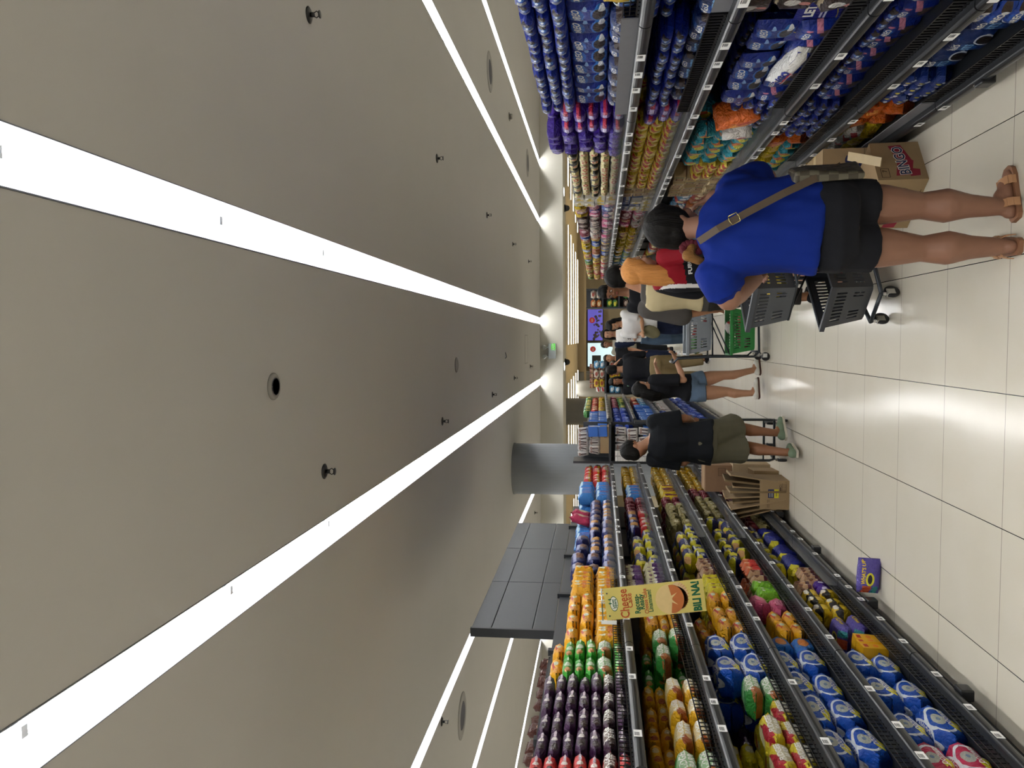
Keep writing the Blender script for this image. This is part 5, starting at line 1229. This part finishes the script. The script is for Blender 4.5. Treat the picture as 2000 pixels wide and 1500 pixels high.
disc(-.095, -.052, .045, .024, 0, 1); disc(-.095, -.052, .041, .021, 2, 2)
mb.mi = 0; mb.text('Lemon', .02, lambda u, v: sg(u, v, 4), .03, -.095, -.047, 0); mb.text('Square', .02, lambda u, v: sg(u, v, 4), .03, -.095, -.06)
for s_ in (-1, 1): disc(-.08+.012*s_, -.03, .004, .01, 0, 3)
mb.mi = 1; mb.text('Cheese', .072, lambda u, v: sg(u, v, 2), .02, -.1, -.112, 0, .8); mb.text('Cake', .042, lambda u, v: sg(u, v, 2), .02, -.085, -.146)
mb.mi = 0; mb.text('Recess-', .044, lambda u, v: sg(u, v, 2), .03, -.11, -.185, 0, .85); mb.text('Ready', .044, lambda u, v: sg(u, v, 2), .03, -.1, -.212, 0, .85); mb.text('Linamnam!', .036, lambda u, v: sg(u, v, 2), .02, -.098, -.262, 0, .85)
mb.mi = 1; mb.text('Cheese Cake', .034, lambda u, v: sg(u, v, 2), .02, -.098, -.237, 0, .82)
disc(-.1, -.395, .078, .085, 5, 1); disc(-.085, -.428, .08, .055, 5, 1)
for k in range(12): a_ = PI*(1.08+.84*k/11); mb.mi = 3; mb.quad([sg(-.088+.066*math.cos(a_), -.42+.05*math.sin(a_), 2), sg(-.086+.066*math.cos(a_), -.42+.05*math.sin(a_), 2), sg(-.084+.078*math.cos(a_), -.428+.062*math.sin(a_), 2), sg(-.087+.078*math.cos(a_), -.428+.062*math.sin(a_), 2)])
disc(-.1, -.375, .088, .082, 4, 3); disc(-.1, -.39, .084, .066, 3, 4, 28, PI*.93, PI*2.07)
for k in range(5): a_ = 2*PI*k/5+.3; mb.mi = 4; mb.bm.faces.new([mb.bm.verts.new(sg(-.1+r_*math.cos(b_), -.37+r_*math.sin(b_), 5)) for r_, b_ in ((.0, a_), (.02, a_-.35), (.062, a_), (.02, a_+.35))]).material_index = 4
mb.mi = 0; mb.text('BILI NA!', .062, lambda u, v: sg(u, v, 2), .05, -.097, -.53, 0, .8)
mb.build('sign_print', I_, o, normals=False)
MB().tube([(-.2, 0, .0), (.0, 0, .01)], .004, 8).build('clip_rod', m_chrome, t, smooth=True); MB().bx(-.21, -.19, -.006, .006, -.08, .01).build('rail_clip', m_tag, t)
for x_ in (-.03, -.165): MB().cyl((x_, -.004, -.018), (x_, .004, -.018), .005, 12).build('eyelet', m_chrome, o)

# ---------------------------------------------------------------- loose things on the right shelves
t = thing('biscuit_pack', 'white pack lying on the lip of the third right shelf', 'biscuit pack', (1.165, 3.46, .94))
m_wp = film('white_wrap', '#e4e2de', [E(.0, .0, .0001, .0001, '#ffffff')], .3, .4)
me = bag_mesh('pack_body', [m_wp, M('carton_red2', '#b32424', .4), M('pack_navy', '#1d2c7c', .4), INK[1]], .27, .075, .07, 'x', 'y', (), 77, wob=.06)
o = link('pack_body', me, t); bm_ = bmesh.new(); bm_.from_mesh(me); tr = BVHTree.FromBMesh(bm_); bm_.free()
def onp(u, v, k=1):
    h_ = tr.ray_cast(V((u, -1, v)), V((0, 1, 0)))[0]; return (u, (h_.y if h_ else -.03)-.0012*k, v)
mb = MB(); mb.mi = 1
for i in range(8): u0 = -.115+.014*i; mb.quad([onp(u0, .018+.012*abs(i-4)/8), onp(u0+.014, .018), onp(u0+.014, .055), onp(u0, .055)])
mb.mi = 2; mb.text('BINGO', .042, lambda u, v: onp(u, v, 2), .06, -.06, .042, 0, 1.0)
for i in range(6): u0 = .045+.012*i; mb.mi = 2; mb.quad([onp(u0, .006), onp(u0+.012, .006), onp(u0+.012, .06), onp(u0, .06)])
mb.build('printing', [m_wp, M('carton_red2', '#b32424', .4), M('pack_navy', '#1d2c7c', .4)], o, normals=False)
t.rotation_euler = (0, .3, -PI/2+.2)
put('OR', (1.24, 4.42, 1.0), -PI/2+.2, .3, 1.1, 'orange and red snack bag standing open on the third right shelf', None, 1.25)
put('WR', (1.22, 4.62, .98), -PI/2, .2, 1.3, 'white snack bag back to front beside the orange bag, third right shelf', None, 1.2)
m_let = film('display_navy', '#232a8c', [('ring', .02, .1, .12, .09, '#c9b43a', 0, .96), Rc(.06, .06, .05, .004, '#c9cce0'), Rc(.06, .075, .04, .004, '#c9cce0'), Rc(-.07, .1, .04, .02, '#8f95c4')], .3, .2)
t = thing('display_carton', 'navy display carton with yellow curve holding brown pouches, third right shelf', 'display carton', (1.23, 3.15, .86)); t.rotation_euler = (0, 0, -PI/2+.12)
mb = MB().bx(-.15, .15, 0, .16, 0, .004); mb.bx(-.15, .15, 0, .004, 0, .17); mb.bx(-.15, .15, .156, .16, 0, .24); mb.bx(-.15, -.146, 0, .16, 0, .2); mb.bx(.146, .15, 0, .16, 0, .2); mb.mi = 1
mb.text('LET', .05, lambda u, v: (u, -.0015, v), .05, .07, .12); mb.build('tray', [m_let, INK[1]], t)
put('X2', (1.2, 2.6, 1.66), -PI/2, 0, 0, 'yellow printed pouch at the near end of the top right shelf')

# ---------------------------------------------------------------- second left run with its end display
for i in range(4):
    bay(-1, 10.75 + 1.25*i, 1.25, [1.67, 1.31, .92, .55, .15], None, 'left shelving bay beyond the end display, %s along' % nth(i), depth=.5, x0=-1.12, back=2.02)
G2 = [1.67, 1.31, .92, .55, .15]
kind('BX', 'biscuit_box', 'mid blue biscuit box', 'biscuit box', (.19, .14, .13), '#2a62b5', [E(.0, .07, .05, .03, '#5f8fd0'), Rc(.0, .11, .06, .008, '#d5dcea')], box=True, rough=.4)
kind('BP', 'snack_packet', 'crinkled cobalt packet', 'snack pack', (.18, .14, .13), '#2248b8', [E(.0, .06, .05, .03, '#7f9be0')], thin='z', crinkle=.7, wob=.13)
kind('WW', 'wafer_stick_pack', 'white and brown wafer stick pack', 'wafer pack', (.09, .12, .2), '#cfcac6', [Rc(.0, .1, .012, .06, '#4a3b3a'), E(.0, .16, .03, .02, '#8a6f66')], axis='z', thin='y', wob=.08)
def g2(sh, ya, yb, ly, rows=1, **k): block(-1, sh, ya, yb, ly, rows, .05, zs=G2, x0=-1.12, where='%s shelf past end display' % SHN[sh], **k)
g2(0, 10.32, 12.75, ['BX', 'BX']); g2(0, 12.75, 15.6, ['X2', 'X5', 'X7']); g2(1, 10.58, 13.25, ['BP', 'BP'], yaw=12); g2(1, 13.25, 15.6, ['X7', 'X0'])
g2(2, 10.39, 13.79, ['BX', 'BX']); g2(2, 13.79, 15.6, ['X6', 'X5']); g2(3, 10.52, 12.75, ['BP', 'BP']); g2(3, 12.75, 15.6, ['WW']); g2(4, 10.07, 15.6, ['BP', 'BP'], yaw=10)
t = thing('end_display', 'dark end display of white wafer packs between the left runs', 'shelving', (-1.39, 10.5, 0))
MB().bx(-.285, -.255, -.2, .2, 0, 2.13).build('side_panel', m_dark, t); MB().bx(.24, .27, -.05, .2, 0, 1.3).build('side_panel', m_dark, t); MB().bx(-.25, .24, .17, .2, 0, 2.0).build('back_panel', m_dark, t); MB().bx(-.25, .24, -.18, .17, 0, .1).build('base_plinth', m_dark, t)
for z in (1.65, 1.1, .62, .16): MB().bx(-.25, .25, -.2, .17, z-.03, z).build('shelf', m_dark, t)
carton('flat tan carton under white packs on top of the end display', (-1.54, 10.34, 0), (.36, 0, 0), (0, .28, 0), .115, pr_lines, loc_z=1.651)
for z0, n, lv in ((1.768, 10, 'top of the end display'), (1.101, 7, 'second shelf of the end display'), (.621, 8, 'third shelf of the end display'), (.161, 8, 'lowest shelf of the end display')):
    for L_ in range(2 if z0 > 1.7 else 3):
        for i in range(n):
            put('WW', (-1.56 + .36*(i+.5)/n + rnd.uniform(-.01, .01), 10.42 + rnd.uniform(-.03, .03), z0 + L_*.155), rnd.uniform(-.2, .2), 0, rnd.uniform(-.22, .22), 'white and brown wafer stick pack, %s, %s across, %s' % (lv, nth(i), ('lower row', 'upper row', 'third row')[L_]), 'wafer packs on the end display', .75)
kind('TW', 'wafer_box', 'white wafer box with black numeral', 'wafer box', (.14, .05, .034), '#dedbd6', [], [('2', .03, .0, .017, 5)], box=True, rough=.4)
for i in range(13): put('TW', (-1.565, 10.285, 1.102 + .036*i), 0, 0, 0, 'white wafer box with black numeral, %s up its stack' % nth(i), 'numeral boxes stacked on the end display')

# racks at the far end of the aisle
def rack(nm, x0, x1, y, zt, levels, lab, keys, what):
    t = thing('display_rack', lab, 'shelving', ((x0+x1)/2, y, 0)); w_ = (x1-x0)/2
    MB().bx(-w_-.03, -w_, 0, .45, 0, zt).build('side_panel', m_dark, t); MB().bx(w_, w_+.03, 0, .45, 0, zt).build('side_panel', m_dark, t); MB().bx(-w_, w_, .42, .45, 0, zt).build('back_panel', m_dark, t)
    for z in levels: MB().bx(-w_, w_, 0, .42, z-.03, z).build('shelf', m_dark, t)
    for li, z in enumerate(levels):
        x = x0+.08; i = 0
        while x < x1-.06:
            k = keys[(i+li*3) % len(keys)]
            for q in range(2): put(k, (x, y+.12, z+.002+q*(KIND[k]['dims'][2]+.002)), rnd.uniform(-.15, .15), 0, 0, '%s, %s, %s shelf down, %s across, %s' % (KIND[k]['desc'], what, nth(li), nth(i), ('lower', 'upper')[q]), what)
            x += KIND[k]['dims'][0]*1.04; i += 1
rack('l', -1.22, -.46, 17.5, 1.66, (1.65, 1.3, .95, .6, .2), 'dark rack with stacked tins on top, beyond the left run', ['WR', 'X2', 'X8', 'X6'], 'left far rack')
rack('r', .72, 1.1, 17.2, 2.07, (1.72, 1.36, 1.0, .62, .2), 'dark rack of pouches at the far end of the right run', ['X10', 'X8', 'X1', 'X7'], 'right far rack')
m_tin = M('tin_brown', '#6d3a2a', .4); m_tl = M('tin_band', '#cbb28a', .4); tin = MB().lathe([(.0, 0), (.05, 0), (.05, .012)], n=14); tin.lathe([(.05, .0), (.05, .085)], n=14); tin.mi = 1; tin.lathe([(.0515, .02), (.0515, .04)], n=14); tin.lathe([(.0, .086), (.046, .086)], n=14)
tme = tin.mesh('tin', [m_tin, m_tl], True)
for r_ in range(4):
    for i in range(6 - r_//2):
        o = link('food_tin', tme, None, (-1.12+.115*i+.05*(r_//2), 17.66, 1.652+.0875*r_)); tag(o, 'brown tin with pale band on the far rack, %s row up, %s across' % (nth(r_), nth(i)), 'tin', 'tins stacked on the far rack')

# shop fronts far behind
def glow(nm, x0, x1, z0, z1, y, col, est, lab, cat):
    t = thing(nm, lab, cat, ((x0+x1)/2, y, z0)); w_ = (x1-x0)/2
    MB().bx(-w_-.05, w_+.05, 0, .1, -.05, z1-z0+.05).build('frame', m_dark, t); MB().bx(-w_, w_, -.012, 0, 0, z1-z0).build('panel', M(nm+col[1:], col, .4, emit=col, est=est), t); return t
t = glow('backlit_poster', -.05, 1.72, 1.6, 2.45, 44.2, '#5a55b8', .55, 'violet backlit poster high at the far end of the store', 'poster')
mb = MB()
for i in range(26): ell(mb, (rnd.uniform(-.8, .8), -.03, rnd.uniform(.02, .5)), (rnd.uniform(.04, .1), .02, rnd.uniform(.04, .1)))
mb.build('picture_shapes', M('poster_grey', '#6a6570', .6), t, True)
glow('shop_window', -1.55, -.2, .8, 2.45, 44.2, '#bcd6dc', .8, 'pale blue lit shop window at the far end of the store', 'shop window')
for x_, z_, lb in ((1.1, 2.2, 'right'), (-.55, 2.15, 'left')):
    t = thing('round_sign', 'small red round sign hung at the far end, %s one' % lb, 'sign', (x_, 43.9, z_)); MB().lathe([(.0, 0), (.16, 0), (.16, .03), (0, .03)], n=24, axis='y').build('disc', M('sign_red', '#b01f2a', .5, emit='#b01f2a', est=.3), t)
    MB().bx(-.08, -.02, -.006, 0, -.06, .06).bx(.02, .08, -.006, 0, -.06, .06).build('lettering', m_white, t)
t = thing('dark_sign', 'long dark sign board upright beside the pale shop window', 'sign', (-1.25, 43.6, 1.7)); MB().bx(-.35, .35, 0, .06, 0, .5).build('board', m_dark, t)
structure(MB().bx(-6, 8, 43.4, 43.6, 2.62, 3.0).build('trim_6', M('beam_lit', '#a79a84', .7)))
structure(MB().bx(-6, 8, 42, 42.15, 2.5, 2.62).build('trim_7', M('beam_tan', '#93846a', .7)))
